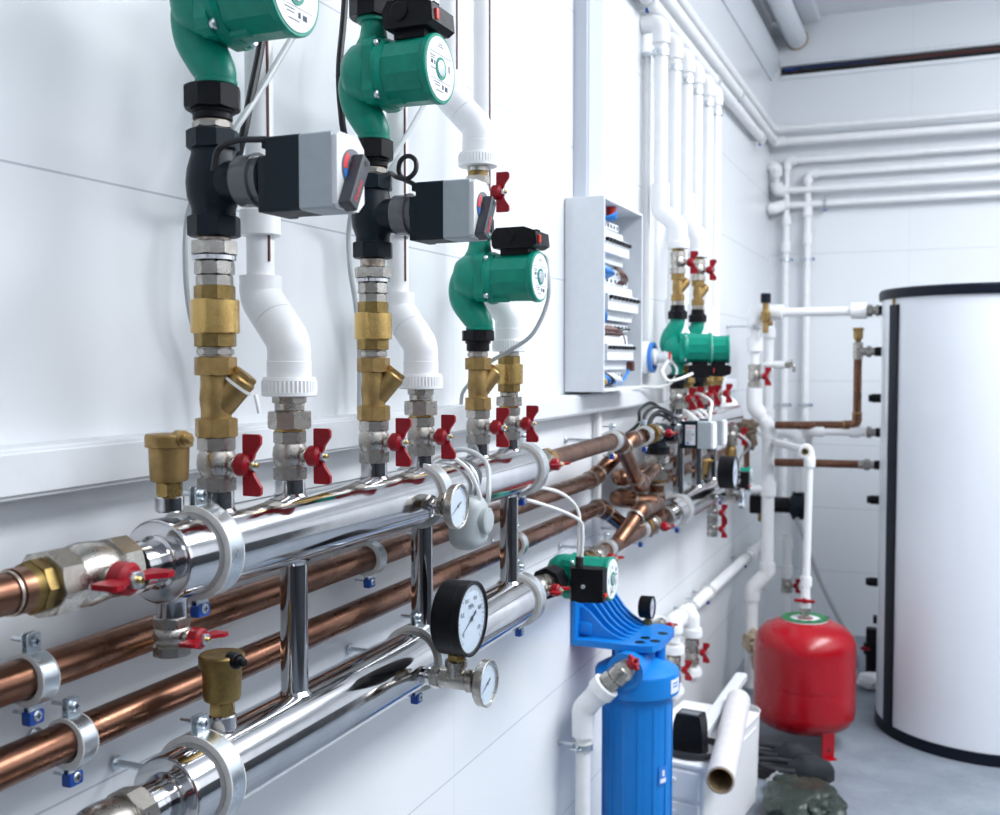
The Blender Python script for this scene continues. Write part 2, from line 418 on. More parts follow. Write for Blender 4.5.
def pump(label, loc, R=None, box_side=1, L=.171, group=None, cablegland=None, switch=True, box=True, box_s=1., nose=False, hl=.0875, hh=.078):
    """wet-rotor circulator: flow along local z (inlet at -z), motor along +x, terminal box on +z"""
    t = thing('circulation_pump', label, 'pump', loc, R, group)
    b = MB()
    b.lathe([(0, -.040), (.020, -.039), (.034, -.033), (.042, -.022), (.0455, -.008), (.0455, .004), (.044, .006)], at(0, 0, .002, 'x'), 44)       # volute drum
    pin = smooth_path([(0, 0, -hl), (-.001, 0, -hl + .014), (-.010, 0, -hl + .030), (-.022, 0, -hl + .052), (-.0265, 0, -hl + .074), (-.022, 0, .000), (-.010, 0, .012)], 6)
    rin = [.0205 + .0055 * min(1., i / 18.) for i in range(len(pin))]
    b.tube(pin, rin, 24)
    pout = [(0, 0, hh), (0, 0, hh - .012), (0, 0, hh - .026), (-.002, 0, .032), (-.004, 0, .010)]
    b.tube(pout, [.0185, .0170, .0195, .0270, .030], 24)
    b.cyl(.0225, 0, .006, at(0, 0, hh, '-z'), 28, .001); b.cyl(.0225, 0, .006, at(0, 0, -hl), 28, .001)
    b.build('volute', 'green_paint', t)
    m = MB(); rm = .0470
    oct_ = [(.0455*math.cos(a), .0455*math.sin(a)) for a in [PI/24 + k*PI/12 for k in range(24)]]
    sq = []
    for k in range(4):
        a = PI/4 + k*PI/2
        for da, r in ((-.42, .0465), (-.20, .0530), (0, .0555), (.20, .0530), (.42, .0465)): sq.append((r*math.cos(a+da), r*math.sin(a+da)))
    m.prism(sq, .000, .015, at(.006, 0, 0, 'x'), .002, 2)
    m.lathe([(.040, .016), (.0485, .018), (.0475, .024), (.0440, .030)], at(.003, 0, 0, 'x'), 40)
    N = 12
    m.lathe([(.0440, .022), (.0448, .092)], at(.003, 0, 0, 'x', PI/12), N)
    m.lathe([(.0440, .088), (.0462, .0905), (.0462, .097), (.0450, .0985), (.0425, .0985)], at(.003, 0, 0, 'x'), 48)
    m.cyl(.0075, 0, .026, at(.030, -.012, -.038, 'x'), 14, .002)
    mo = m.build('motor_housing', 'green_paint', t, ang=.35)
    for k in range(4):
        a = PI/4 + k*PI/2
        q = MB(); q.cyl(.0060, 0, .007, at(.0205, .0475*math.cos(a), .0475*math.sin(a), 'x'), 14); q.cyl(.0032, .007, .0074, at(.0205, .0475*math.cos(a), .0475*math.sin(a), 'x'), 6, 0)
        q.build('bolt', 'zinc', mo)
    if nose:
        q = MB(); q.lathe([(.0440, .096), (.0440, .145), (.0425, .147), (0, .147)], at(.003, 0, 0, 'x'), 36); q.build('motor_cap', 'green_paint', t)
    else: pump_plate(t, .1012, .0415)
    if box:
        B = MB(); sb = box_s
        pr = [(.036, .050), (.033, .056), (.032, .074), (.040, .087), (.086, .0875), (.105, .079), (.107, .056), (.098, .050)]
        B.prism([(x, z) for x, z in pr], -.034*sb, .034*sb, Matrix.Rotation(PI/2, 4, 'X'), .002, 2)
        B.box((.066, 0, .046), (.046, .044, .014), bev=.001)
        for k in range(3): B.box((.102, -.022 + .006*k, .0795), (.006, .003, .006), bev=.0006, seg=1)
        tb = B.build('terminal_box', 'black_plastic', t)
        kd = MB(); kd.lathe([(.0125, 0), (.0125, .0025), (.011, .0035), (0, .0035)], at(.058, -.034*sb, .071, '-y'), 28); kd.build('cover_knob', 'black_plastic', tb)
        if switch:
            sw = MB(); sw.box((.1065, -.021*sb, .0655), (.006, .008, .015), bev=.002); sw.build('speed_switch', 'red_plastic', tb)
    return t

def three_way(label, loc, group=None):
    t = thing('three_way_valve', label, 'valve', loc, None, group)
    b = MB()
    b.hex(.0262, 0, .022, n=8); b.lathe([(.0235, .022), (.0235, .030), (.0280, .042), (.0295, .057), (.0280, .072), (.0235, .088), (.0230, .095)], n=40)
    b.hex(.0262, .0935, .1135, n=8)
    b.cyl(.0235, 0, .038, at(0, 0, .057, 'x'), 32)
    b.build('body', 'black_valve', t)
    f = MB(); f.ring(.0275, .018, .039, .058, at(0, 0, .057, 'x'), 40); f.ring(.0290, .018, .058, .061, at(0, 0, .057, 'x'), 40); f.ring(.0255, .018, .061, .070, at(0, 0, .057, 'x'), 40); f.build('clear_collar', 'clear_ring', t)
    g = MB(); g.cyl(.0165, .034, .082, at(0, 0, .057, 'x'), 28); g.build('stem_socket', 'black_plastic', t)
    return t

def actuator(label, loc, group=None, lever=True, sticker=False):
    """valve actuator: base toward the valve at local x=0, front at +x"""
    t = thing('valve_actuator', label, 'actuator', loc, None, group)
    H, HY = .0385, .029
    def body(x0, x1, zl, zh, m, nm, hy=HY, ch=.012):
        B = MB(); pr = [(-hy, zl + .002), (-hy + .003, zl), (hy - ch, zl), (hy, zl + ch), (hy, zh - ch), (hy - ch, zh), (-hy + .003, zh), (-hy, zh - .002)]
        B.prism([(y, z) for y, z in pr], x0, x1, FACE_PX, .0012, 2); return B.build(nm, m, t)
    body(.030, .0705, -H, H, 'actuator_black', 'base')
    q = MB(); q.box((.0260, 0, -.0095), (.012, .058, .058), bev=.0015); q.box((.0265, -.014, .033), (.012, .018, .010), bev=.001); q.build('base_flange', 'actuator_black', t)
    body(.0705, .108, -H, H, 'actuator_grey', 'housing')
    fr = MB(); pr = [(-.0275, -.034), (-.022, -.0380), (.014, -.0380), (.026, -.028), (.026, .028), (.014, .0380), (-.022, .0380), (-.0275, .034)]
    fr.prism(pr, .107, .114, FACE_PX, .0025, 2); fr = fr.build('front_cover', 'actuator_white', t)
    if lever:
        d = MB(); d.cyl(.0205, .1135, .1155, at(0, .002, .004, 'x'), 40, .0004); d.build('dial', 'dial_grey', fr)
        for nm, m, a0, a1 in (('warm_mark', 'print_red', 2.2, 3.2), ('cool_mark', 'print_blue', 3.25, 4.2)):
            w = MB(); pts = [(.002 + .0195*math.cos(a0+(a1-a0)*k/10), .004 + .0195*math.sin(a0+(a1-a0)*k/10)) for k in range(11)] + [(.002 + .013*math.cos(a1-(a1-a0)*k/10), .004 + .013*math.sin(a1-(a1-a0)*k/10)) for k in range(11)]
            w.prism(pts, .1150, .1161, FACE_PX); w.build(nm, m, fr)
        L = MB(); Rl = at(0, .002, .004) @ Matrix.Rotation(math.radians(-28), 4, 'X')
        L.box((.1215, 0, -.017), (.0145, .0175, .060), Rl, .0025); L.cyl(.0092, .110, .122, Rl @ AX['x'], 24)
        lv = L.build('lever', 'lever_grey', t)
        h = MB(); h.cyl(.0032, .1285, .1292, Rl @ at(0, 0, .006, 'x'), 14, .0001); h.build('lever_hole', 'black_rubber', lv)
        text('Danfoss', .0080, Rl @ Matrix.Translation((.1289, 0, -.027)) @ FACE_PX @ Matrix.Rotation(PI/2, 4, 'Z'), 'print_red', lv)
    if sticker:
        s = MB(); s.box((.050, -.0293, 0), (.028, .0008, .056), bev=.0003, seg=1); s = s.build('rating_sticker', 'label_white', t)
        text('Danfoss', .0075, Matrix.Translation((.050, -.0299, .0215)) @ FACE_NY, 'print_red', s)
        p = MB()
        for k in range(7): p.box((.046 + .002*(k % 2), -.0298, .012 - .0046*k), (.014 + .004*((k*3) % 2), .0003, .0013))
        p.box((.058, -.0298, .002), (.006, .0003, .004)); p.build('sticker_print', 'print_pale', s)
        c = MB(); c.box((.043, -.0298, -.0225), (.008, .0003, .006)); c.build('sticker_mark', 'print_blue', s)
    return t

def bolt_bits(t, r, x, z, blue):
    """clamp ear bolt pointing along x with a head toward the room"""
    b = MB(); b.cyl(.0026, -.030, .006, at(x, 0, z, 'x'), 12, .0003); b.cyl(.0058, .003, .0075, at(x, 0, z, 'x'), 18, .001)
    bo = b.build('bolt', 'zinc', t)
    c = MB(); c.box((x + .0092, 0, z), (.0006, .006, .0014)); c.box((x + .0092, 0, z), (.0006, .0014, .006)); c.build('cross_slot', 'print_dark', bo)
    if blue:
        c = MB(); c.box((x - .0035, 0, z), (.013, .019, .018), bev=.003); c.build('plastic_cap', 'blue_cap', bo)

def clamp(label, loc, r, axis='y', w=.020, wall=0., group=None, s=1., studs=True, twist=0.):
    """two-part pipe clip; local z = pipe direction, local x = out of the wall, ears along local y"""
    t = thing('pipe_clamp', label, 'clamp', loc, rot(axis) @ Matrix.Rotation(twist, 4, 'Z'), group)
    n = 44
    l = MB(); l.lathe([(r, -w*.5), (r + .0045*s, -w*.5), (r + .0068*s, -w*.47), (r + .0068*s, -w*.41), (r + .0040*s, -w*.39), (r + .0040*s, w*.39), (r + .0068*s, w*.41), (r + .0068*s, w*.47), (r + .0045*s, w*.5), (r, w*.5)], n=n, closed=True)
    l.build('rubber_liner', 'white_rubber', t)
    b = MB(); b.ring(r + .0066*s, r + .0038*s, -w*.40, w*.40, n=n)
    for sg in (1, -1):
        yy = r + .0066*s
        for dx in (-.0035*s, .0035*s):
            b.prism([(-w*.36, yy - .003), (w*.36, yy - .003), (w*.36, yy + .0165*s), (w*.29, yy + .0185*s), (-w*.29, yy + .0185*s), (-w*.36, yy + .0165*s)], dx - .0008, dx + .0008,
                    Matrix(((0, 0, 1, 0), (0, sg, 0, 0), (1, 0, 0, 0), (0, 0, 0, 1))))
    b.build('band', 'zinc', t)
    for sg in (1, -1):                                   # local y up/down:  axis 'y' maps local +y to world -z
        B = MB(); M = Matrix.Translation((0, sg*(r + .0168*s), 0)) @ AX['x']
        B.cyl(.0024*s, -.024*s, .006*s, M, 10, .0003); B.cyl(.0052*s, .0042*s, .0082*s, M, 16, .001)
        bo = B.build('bolt', 'zinc', t)
        c = MB(); c.box((.0083*s, sg*(r + .0168*s), 0), (.0006, .0055*s, .0013)); c.box((.0083*s, sg*(r + .0168*s), 0), (.0006, .0013, .0055*s)); c.build('cross_slot', 'print_dark', bo)
        if sg > 0:
            c = MB(); c.box((.0005*s, sg*(r + .0185*s), 0), (.0125*s, .0145*s, .019*s), bev=.003*s); c.build('plastic_cap', 'blue_cap', bo)
    if studs and wall:
        q = MB(); q.cyl(.004, r + .005, wall, AX['-x'], 12); q.cyl(.008, wall - .004, wall - .0005, AX['-x'], 16); q.build('wall_stud', 'zinc', t)
    return t

def gauge(t, M, R, depth, rim, tick=True, words=True, nm='gauge_head'):
    """dial gauge, dial facing local +z of M; built under thing t"""
    b = MB(); b.lathe([(R*.25, 0), (R*.92, .0005), (R*.985, .003), (R*.985, depth*.70), (R, depth*.72), (R, depth), (R*.96, depth + .001), (R*.91, depth), (R*.89, depth - .004)], M, 56)
    case = b.build('case', rim, t)
    f = MB(); f.cyl(R*.90, depth - .0055, depth - .0035, M, 56, .0002); f = f.build('dial_face', 'gauge_face', t)
    p = MB()
    for k in range(31):
        a = math.radians(225 - 270*k/30); l = .10 if k % 5 == 0 else .055
        p.box((0, 0, 0), (R*l, R*.014 if k % 5 else R*.024, .0004), M @ Matrix.Translation((0, 0, depth - .0032)) @ Matrix.Rotation(a, 4, 'Z') @ Matrix.Translation((R*.78, 0, 0)))
    p.build('scale_marks', 'print_dark', f)
    n = MB(); a = math.radians(207)
    NM = M @ Matrix.Translation((0, 0, depth - .0028)) @ Matrix.Rotation(a, 4, 'Z')
    n.prism([(-R*.32, -R*.045), (-R*.10, -R*.03), (R*.70, 0), (-R*.10, R*.03), (-R*.32, R*.045)], 0, .0007, NM); n.cyl(R*.075, 0, .0012, NM, 18, .0002)
    n.build('needle', 'print_dark', f)
    if words:
        for s, a, q in (('0', 215, .60), ('0.2', 160, .58), ('0.4', 118, .58), ('0.6', 62, .58), ('0.8', 20, .58), ('1.0', 325, .58)):
            a = math.radians(a); text(s, R*.17, M @ Matrix.Translation((R*q*math.cos(a), R*q*math.sin(a), depth - .0032)), 'print_dark', f, 'numeral')
        text('MPa', R*.19, M @ Matrix.Translation((0, R*.33, depth - .0032)), 'print_dark', f, 'unit_word')
    g = MB(); g.cyl(R*.895, depth - .0018, depth - .0008, M, 48, .0002); g.build('glass', 'glass', t)
    return case

def air_vent(label, loc, s=1., m='brass_old', black=False, group=None):
    t = thing('air_vent', label, 'air vent', loc, None, group)
    a = MB(); a.cyl(.0145*s, 0, .016*s); a.build('stub', 'chrome', t)
    h = MB(); h.hex(.0120*s, .016*s, .030*s, n=6); h.build('hex_base', 'brass_bright', t)
    b = MB(); b.lathe([(.0125*s, .030*s), (.0185*s, .032*s), (.0195*s, .036*s), (.0205*s, .066*s), (.0240*s, .067*s), (.0240*s, .078*s), (.0225*s, .080*s), (0, .081*s)], n=40); b.build('chamber', m, t)
    c = MB(); d = (Vector((.97, -.22, 0))).to_track_quat('Z', 'X').to_matrix().to_4x4(); Mx = Matrix.Translation((0, 0, .076*s)) @ d
    c.cyl(.0055*s, .014*s, .030*s, Mx, 16); c.cyl(.0045*s, .030*s, .036*s, Mx, 12); c.cyl(.0085*s, .012*s, .026*s, Mx, 18)
    c.build('outlet_cap', 'black_plastic' if black else m, t)
    return t

def white_union(t, z, r=.0335, h=.0232, n=40):
    """ribbed white plastic union nut as a part"""
    b = MB(); N = n*2; prof = []
    M = Matrix.Translation((0, 0, z)); pts = []
    for k in range(N):
        rr = r if k % 2 else r*.965; a = 2*PI*k/N; pts.append((rr*math.cos(a), rr*math.sin(a)))
    b.prism(pts, h*.22, h*.80, M); b.lathe([(r*.95, 0), (r*.99, .001), (r*.99, h*.22), (r*.95, h*.23)], M, 40); b.lathe([(r*.95, h*.78), (r*.97, h*.82), (r*.93, h), (r*.80, h)], M, 40)
    return b.build('union_nut', 'white_plastic', t)

def pipe_run(name, label, pts, r, bend, m='white_plastic', fit=None, fitm=None, cat='pipe', group=None, sleeve=.02, ends=(False, False), seams=None, stripe=None, n=20, joints=()):
    """a pipe along world points; parts: pipe, an elbow on every bend, couplings"""
    o = Vector(pts[0]); P = [Vector(p) - o for p in pts]
    t = thing(name, label, cat, o, None, group)
    b = MB(); b.tube(P, r, n, bend); b.build('pipe', m, t)
    fitm = fitm or m
    if fit:
        for i in range(1, len(P) - 1):
            a = (P[i-1] - P[i]); c = (P[i+1] - P[i]); ang = a.angle(c)
            if ang > PI - .05: continue
            d = bend / math.tan(ang / 2) + sleeve
            pa = P[i] + a.normalized()*min(d, a.length*.5); pc = P[i] + c.normalized()*min(d, c.length*.5)
            e = MB(); e.tube([pa, P[i], pc], fit, n + 4, bend); e.build('elbow', fitm, t)
            if seams:
                for q, dv in ((pa, a), (pc, c)):
                    w = MB(); dvn = dv.normalized(); w.tube([q - dvn*.002, q + dvn*.005], fit*1.06, n); w.build('joint_ring', seams, t)
    for q, dv in joints:
        q = Vector(q) - o; dv = Vector(dv).normalized(); w = MB(); w.tube([q - dv*sleeve, q + dv*sleeve], fit or r*1.25, n); w.build('coupling', fitm, t)
    return t

def cable(label, pts, r, m, name='cable', cat='cable', group=None, n=8):
    o = Vector(pts[0]); b = MB(); b.tube([p - o for p in smooth_path(pts, 9)], r, n)
    c = b.build(name, m); c.location = o
    return tag(c, label, cat, group)
# ================================================================== THE ROOM
YB, ZC, XR, YF = 5.70, 3.20, 3.3, -2.4
b = MB(); b.box((-.06, (YB + YF)/2, ZC/2), (.12, YB - YF, ZC)); struct('wall_left', b, 'wall_panels')
b = MB(); b.box((XR/2, YB + .06, 2.917/2), (XR, .12, 2.917)); b.box((XR/2, YB + .06, (2.965 + ZC)/2), (XR, .12, ZC - 2.965)); b.box((.0225, YB + .06, 2.941), (.045, .12, .048))
b.box((XR/2, YB - .006, 2.980), (XR - .1, .012, .024)); b.box((XR/2, YB - .006, 2.905), (XR - .1, .012, .020))
struct('wall_back', b, 'back_panels')
b = MB(); b.box((XR/2, YB + .045, 2.941), (XR - .1, .03, .044)); struct('slot_shade_strip', b, 'slot_shade')  # dark strip standing in for the shade deep in the open slot
b = MB(); b.box((XR + .06, (YB + YF)/2, ZC/2), (.12, YB - YF, ZC)); struct('wall_right', b, 'plain_wall')
b = MB(); b.box((XR - .006, (YB + YF)/2, .72), (.012, YB - YF, 1.44)); struct('added_dark_panel_right', b, 'reflected_dark')  # unseen dark panel, added to give the chrome dark reflections
b = MB(); b.box((XR/2, YF - .06, ZC/2), (XR, .12, ZC)); struct('wall_front', b, 'plain_wall')
b = MB(); b.box((XR/2, YF + .006, .72), (XR - .03, .012, 1.44)); struct('added_dark_panel_front', b, 'reflected_dark')  # second added panel, behind the camera, also for dark chrome reflections
b = MB(); b.box((XR/2, (YB + YF)/2, -.06), (XR + .4, YB - YF + .4, .12)); struct('floor', b, 'floor_concrete')
b = MB(); b.box((XR/2, (YB + YF)/2, ZC + .06), (XR + .4, YB - YF + .4, .12)); struct('ceiling', b, 'ceiling_paint')
MY = Matrix(((1, 0, 0, 0), (0, 0, 1, 0), (0, 1, 0, 0), (0, 0, 0, 1)))       # outline (x, z) extruded along world y
b = MB(); b.prism([(0, 2.893), (.010, 2.893), (.040, 2.955), (.040, 3.04), (0, 3.04)], YF, YB, MY, .002, 1); struct('trim_2', b, 'duct_white')
b = MB(); b.box((.205, 2.2, ZC - .02), (.085, 6.9, .04), bev=.004); struct('trim_3', b, 'duct_white')

# cables lying in the dark slot of the back wall
for k, (m, c, z0, z1) in enumerate((('blue_cap', 'blue', 2.950, 2.928), ('stripe_red', 'brown', 2.926, 2.946), ('cable_black', 'black', 2.936, 2.942))):
    pts = [(.07 + .9*i + .03*k, YB + .010 + .008*((i + k) % 2), z0 + (z1 - z0)*((i + k) % 3)/2) for i in range(4)]
    cable('%s cable lying in the dark slot of the back wall under the ceiling' % c, pts, .0060 if m != 'cable_black' else .0095, m, group='cables in the wall slot')

# long ceiling lights above the aisle, and added fill lamps
def lamp(x, y, sx, sy, e, col):
    l = bpy.data.lights.new('ceiling_and_fill_light', 'AREA'); l.shape = 'RECTANGLE'; l.size = sx; l.size_y = sy; l.energy = e; l.color = col
    o = bpy.data.objects.new('ceiling_and_fill_light', l); COL.objects.link(o); o.location = (x, y, ZC - .03)
lamp(2.15, 3.1, .9, 2.4, 128, (.95, .97, 1.)); lamp(2.05, .9, .9, 1.5, 52, (.93, .96, 1.)); lamp(2.5, -1.2, .6, 1.2, 18, (.90, .94, 1.))  # last lamp is soft fill added behind the camera

l = bpy.data.lights.new('ceiling_fill', 'AREA'); l.shape = 'RECTANGLE'; l.size = .5; l.size_y = 2.4; l.energy = 46; l.color = (.95, .97, 1.)  # added fill shining upward to brighten the ceiling
o = bpy.data.objects.new('ceiling_fill', l); COL.objects.link(o); o.location = (1.75, 3.4, 2.75); o.rotation_euler = (PI, 0, 0)
# big white soil pipe and the wall pipes under the ceiling
t = thing('drain_pipe', 'thick white round pipe high under the ceiling entering the back wall', 'pipe', (.132, 5.69, 3.095))
b = MB(); b.tube([(0, 0, 0), (0, -3.3, 0), (0, -3.3, .10)], .050, 44, .09); b.build('pipe', 'duct_white', t)
b = MB(); b.ring(.055, .050, .0, .012, at(0, 0, 0, '-y'), 48); b.build('wall_collar', 'cardboard', t)
HP = ((.034, 2.495, .021, 'lowest', 2.525), (.036, 2.562, .021, 'middle', 2.584), (.030, 2.625, .017, 'uppermost', 2.64))
for k, (x, z, r, wd, zb) in enumerate(HP):
    e = 5.655 - .012*k
    if k == 0: pts = [(x, -1.2, z), (x, 5.2, z)]
    else: pts = [(x, -1.2, z), (x, e - .02, z), (3.1, e - .02, z - .02)]
    pipe_run('wall_pipe', wd + ' of the three white pipes along the left wall near the ceiling', pts, r, .03, fit=r*1.28, group='white pipes along the left wall under the ceiling')
for i, (y, z) in enumerate(((3.06, 2.495), (4.05, 2.495), (5.14, 2.495), (4.55, 2.562))):
    clamp(('clip with a blue tip on the lowest ceiling-level wall pipe, above the first white riser', 'clip with a blue tip on the lowest ceiling-level wall pipe, beyond the last white riser', 'clip with a blue tip on the lowest ceiling-level wall pipe, nearest the corner', 'clip on the middle ceiling-level wall pipe beyond the last riser')[i],
          (.034 if i < 3 else .036, y, z), .021, 'y', .016, s=.8, wall=.033, group='clips on the ceiling-level pipes')

# pipes across the back wall
BP = ((2.465, 'third'), (2.391, 'fourth'), (2.302, 'fifth'), (2.237, 'lowest'))
for k, (z, wd) in enumerate(BP):
    lab = wd + ' from the top of the white pipes running across the back wall' if k < 3 else 'lowest of the white pipes running across the back wall'
    if k == 0: pts = [(3.1, 5.655, z), (.092, 5.655, z), (.092, 5.655, 1.0), (.092, 5.655, .62)]
    elif k == 1: pts = [(3.1, 5.655, z), (.20, 5.655, z), (.20, 5.655, 1.0), (.20, 5.655, .34)]
    elif k == 2: pts = [(3.1, 5.655, z), (.045, 5.64, z + .01), (.045, 5.60, 2.43), (-.01, 5.60, 2.43)]
    else: pts = [(3.1, 5.655, z), (.07, 5.655, z), (.035, 5.60, z - .02), (-.01, 5.60, z - .02)]
    pipe_run('wall_pipe', lab, pts, .0165, .022, fit=.024 if k < 2 else .030, sleeve=.025, group='white pipes across the back wall',
             joints=[((pts[2][0], 5.655, zz), (0, 0, 1)) for zz in ((2.16, 2.02) if k == 0 else (2.20, 2.06))] if k < 2 else ())
for (x, z, wd) in ((.092, 1.955, 'upper clip on the left'), (.20, 1.955, 'upper clip on the right'), (.092, 1.20, 'blue-tipped lower clip on the left'), (.20, 1.20, 'blue-tipped lower clip on the right')):
    clamp(wd + ' vertical pipe in the back corner', (x, 5.655, z), .0165, 'z', .016, s=.8, wall=.044, group='clips in the back corner', twist=-PI/2)
clamp('blue-tipped clip under the lowest back wall pipes, right of the corner risers', (.285, 5.655, 2.237), .0165, 'x', .016, s=.9, wall=.044, group='clips in the back corner', twist=-PI/2)
# ================================================================== NEAR MANIFOLD
XM = .12; ZT = 1.226; ZL = .979
YA, YA2, YBR, YB2, YC, YC2 = .9370, 1.0770, 1.2825, 1.4270, 1.6410, 1.7810
def header(label, y0, y1, ys_top, ys_conn, y_vent, y_vent_low, gauge_top, gauge_low, y_drain, ylow0, ylow1, r=.0435):
    t = thing('distribution_header', label, 'manifold', (XM, y0, ZT))
    def loc(y, z, x=XM): return (x - XM, y - y0, z - ZT)
    def drum(ya, yb, z, nm):
        b = MB(); L = yb - ya
        b.lathe([(0, 0), (r*.93, .0005), (r*.985, .002), (r, .006), (r, L - .006), (r*.985, L - .002), (r*.93, L - .0005), (0, L)], at(*loc(ya, z), 'y'), 72)
        return b.build(nm, 'chrome', t)
    up = drum(y0, y1, ZT, 'upper_tube'); lo = drum(ylow0, ylow1, ZL, 'lower_tube')
    for y in ys_conn:
        b = MB(); h = ZT - ZL; b.cyl(.0168, r*.85, h - r*.85, at(*loc(y, ZL)), 40, .0005); b.lathe([(.0205, r*.93), (.0168, r*1.04)], at(*loc(y, ZL)), 40); b.lathe([(.0168, h - r*1.04), (.0205, h - r*.93)], at(*loc(y, ZL)), 40)
        b.build('connecting_pipe', 'chrome', t)
    for y in ys_top:
        b = MB(); b.lathe([(.0215, r*.90), (.0185, r*.99), (.0183, .062)], at(*loc(y, ZT)), 36); b.build('outlet_stub', 'chrome', up)
    for (y, z, par) in ((y0, ZT, up), (ylow0, ZL, lo)):
        b = MB(); b.lathe([(.0275, .012), (.0275, -.002), (.0240, -.0035), (.0240, -.022), (.0255, -.024), (.0255, -.036)][::-1], at(*loc(y, z), 'y'), 40); b.build('end_neck', 'chrome', par)
    for (y, z, par) in ((y1, ZT, up), (ylow1, ZL, lo)):
        b = MB(); b.lathe([(.024, -.01), (.024, .022)], at(*loc(y, z), 'y'), 36); b.build('end_neck', 'chrome', par)
    if y_drain:
        b = MB(); b.lathe([(.0175, r*.90), (.0160, r), (.0160, .062)], at(*loc(y_drain, ZT), '-z'), 30); b.build('drain_stub', 'chrome', up)
    for (y, z, par) in ((gauge_top, ZT - .012, up), (gauge_low, ZL - .010, lo)):
        b = MB(); b.lathe([(.0165, r*.86), (.0135, r*.97), (.0130, .052)], at(*loc(y, z), 'x'), 28); b.build('gauge_stub', 'chrome', par)
    return t
header('shiny chrome double header tube nearest the camera, two tubes joined by three uprights', .838, 1.868, (YA, YA2, YBR, YB2, YC, YC2), (1.083, 1.429, 1.781), .858, .9415, 1.392, 1.360, .861, .846, 1.868)

# ---- ball valves and copper feeding the left ends
def y_valve(label, y, z, r=.027, L=.105, x=XM, group=None, hs=1.2): return ball_valve(label, (x, y, z), r, L, 'y', 0, hs, group)
def brass_nut(label, y, z, r=.0255, L=.022, m='brass', x=XM, axis='y', n=8, name='brass_union_nut'):
    t = thing(name, label, 'union nut', (x, y, z), rot(axis)); b = MB(); b.hex(r, 0, L*.62, n=n); b.lathe([(r*.97, L*.62), (r*.86, L*.8), (r*.80, L)]); b.build('nut', m, t); return t
y_valve('large nickel ball valve with red lever at the left end of the upper chrome tube', .690, ZT + .006, .0285, .102)
y_valve('large nickel ball valve with red lever at the left end of the lower chrome tube', .706, ZL, .0285, .102)
t = brass_nut('brass coupling between the left copper stub and the upper left ball valve', .690, ZT + .006, .0228, .020, 'brass_old', axis='-y')
t = brass_nut('brass coupling between the copper stub and the lower left ball valve', .706, ZL, .0228, .020, 'brass_old', axis='-y')
for z, lab in ((ZT, 'short copper pipe entering from the left edge level with the upper chrome tube'), (ZL, 'short copper pipe entering the lower left ball valve')):
    t = thing('copper_pipe', lab, 'pipe', (XM, .670 + (.016 if z == ZL else 0), z + (.006 if z == ZT else 0))); b = MB(); b.cyl(.0182, 0, .42, at(0, 0, 0, '-y'), 36); b.build('pipe', 'copper', t)
    b = MB(); b.ring(.0206, .0175, .0, .012, at(0, 0, 0, '-y'), 36); b.build('socket_ring', 'copper_old', t); b = MB(); b.ring(.0198, .0175, .014, .017, at(0, 0, 0, '-y'), 36); b.build('solder_ring', 'solder', t)
# drain valve under the upper tube
def turn_handle(t, L):
    h = [c for c in t.children if c.name.startswith('handle')][0]
    h.rotation_euler = (PI/2, 0, 0); h.location = (0, L/2, L/2)
    return t
turn_handle(ball_valve('small nickel drain valve with red lever hanging under the upper chrome tube, left end', (XM, .861, ZT - .100), .0185, .040, 'z', 0, .85), .040)

# air vents
air_vent('brass air vent standing on the left end of the upper chrome tube', (XM, .860, ZT + .049), m='brass')
air_vent('dark brass air vent with black cap on the lower chrome tube', (XM, .9415, ZL + .042), 1.06, 'brass_old', True)

# ---- clamps on the chrome tubes
for (y, z, lab) in ((.905, ZT, 'steel clamp ring at the left end of the upper chrome tube'), (1.425, ZT, 'steel clamp ring in the middle of the upper chrome tube by the round thermometer'), (1.846, ZT, 'steel clamp ring at the right end of the upper chrome tube'),
                    (.903, ZL, 'steel clamp ring at the left end of the lower chrome tube'), (1.408, ZL, 'steel clamp ring in the middle of the lower chrome tube behind the black gauge'), (1.832, ZL, 'steel clamp ring at the right end of the lower chrome tube')):
    clamp(lab, (XM, y, z), .0437, 'y', .026, wall=.118, group='clamps on the near chrome tubes', s=1.05)

# ---- pump columns one and two
def column(y, n, dz):
    w = {1: 'nearest', 2: 'second'}[n]; riser = {1: 'under the nearest pump', 2: 'under the second pump'}[n]
    z = 1.288
    ball_valve('nickel ball valve with red butterfly lever at the column foot %s' % riser, (XM, y, z), .0205, .0587, group='red-levered valves on the near chrome tube')
    y_strainer('brass strainer with slanted side branch %s' % riser, (XM, y, 1.3467), 1., .5, 'brass strainers on the near header', ring=(n == 1))
    nipple('thin nickel nipple above the strainer %s' % riser, (XM, y, 1.4341), .0186, .0109)
    check_valve('brass check valve with polished barrel %s' % riser, (XM, y, 1.4450), 1., 'brass check valves on the near header')
    union('nickel union with two nuts %s' % riser, (XM, y, 1.5105), extra=dz)
    three_way('black cast three-way valve %s' % riser, (XM, y, 1.5640 + dz))
    actuator('black and grey valve actuator with dark lever %s' % riser, (XM + (.058 if n == 1 else .052), y, 1.6210 + dz), group='near valve actuators')
    nipple('pale nickel ring between black valve and black nut %s' % riser, (XM, y, 1.6775 + dz), .0205, .0105)
    union_nut('black coupling nut directly %s' % riser, (XM, y, 1.688 + dz), 1., False, neck=.0115, nut=.0252)
column(YA, 1, 0.); column(YBR, 2, .0078)
pump('green circulation pump at the top left, cut by the picture edge', (XM + .005, YA, 1.8127), None)
pump('green circulation pump with black box and red switch, second from the left', (XM + .003, YBR, 1.8205), None)
union_nut('black coupling nut above the nearest green pump', (XM, YA, 1.9285), 1., True)
union_nut('black coupling nut on top of the second green pump', (XM, YBR, 1.9363), 1., True)
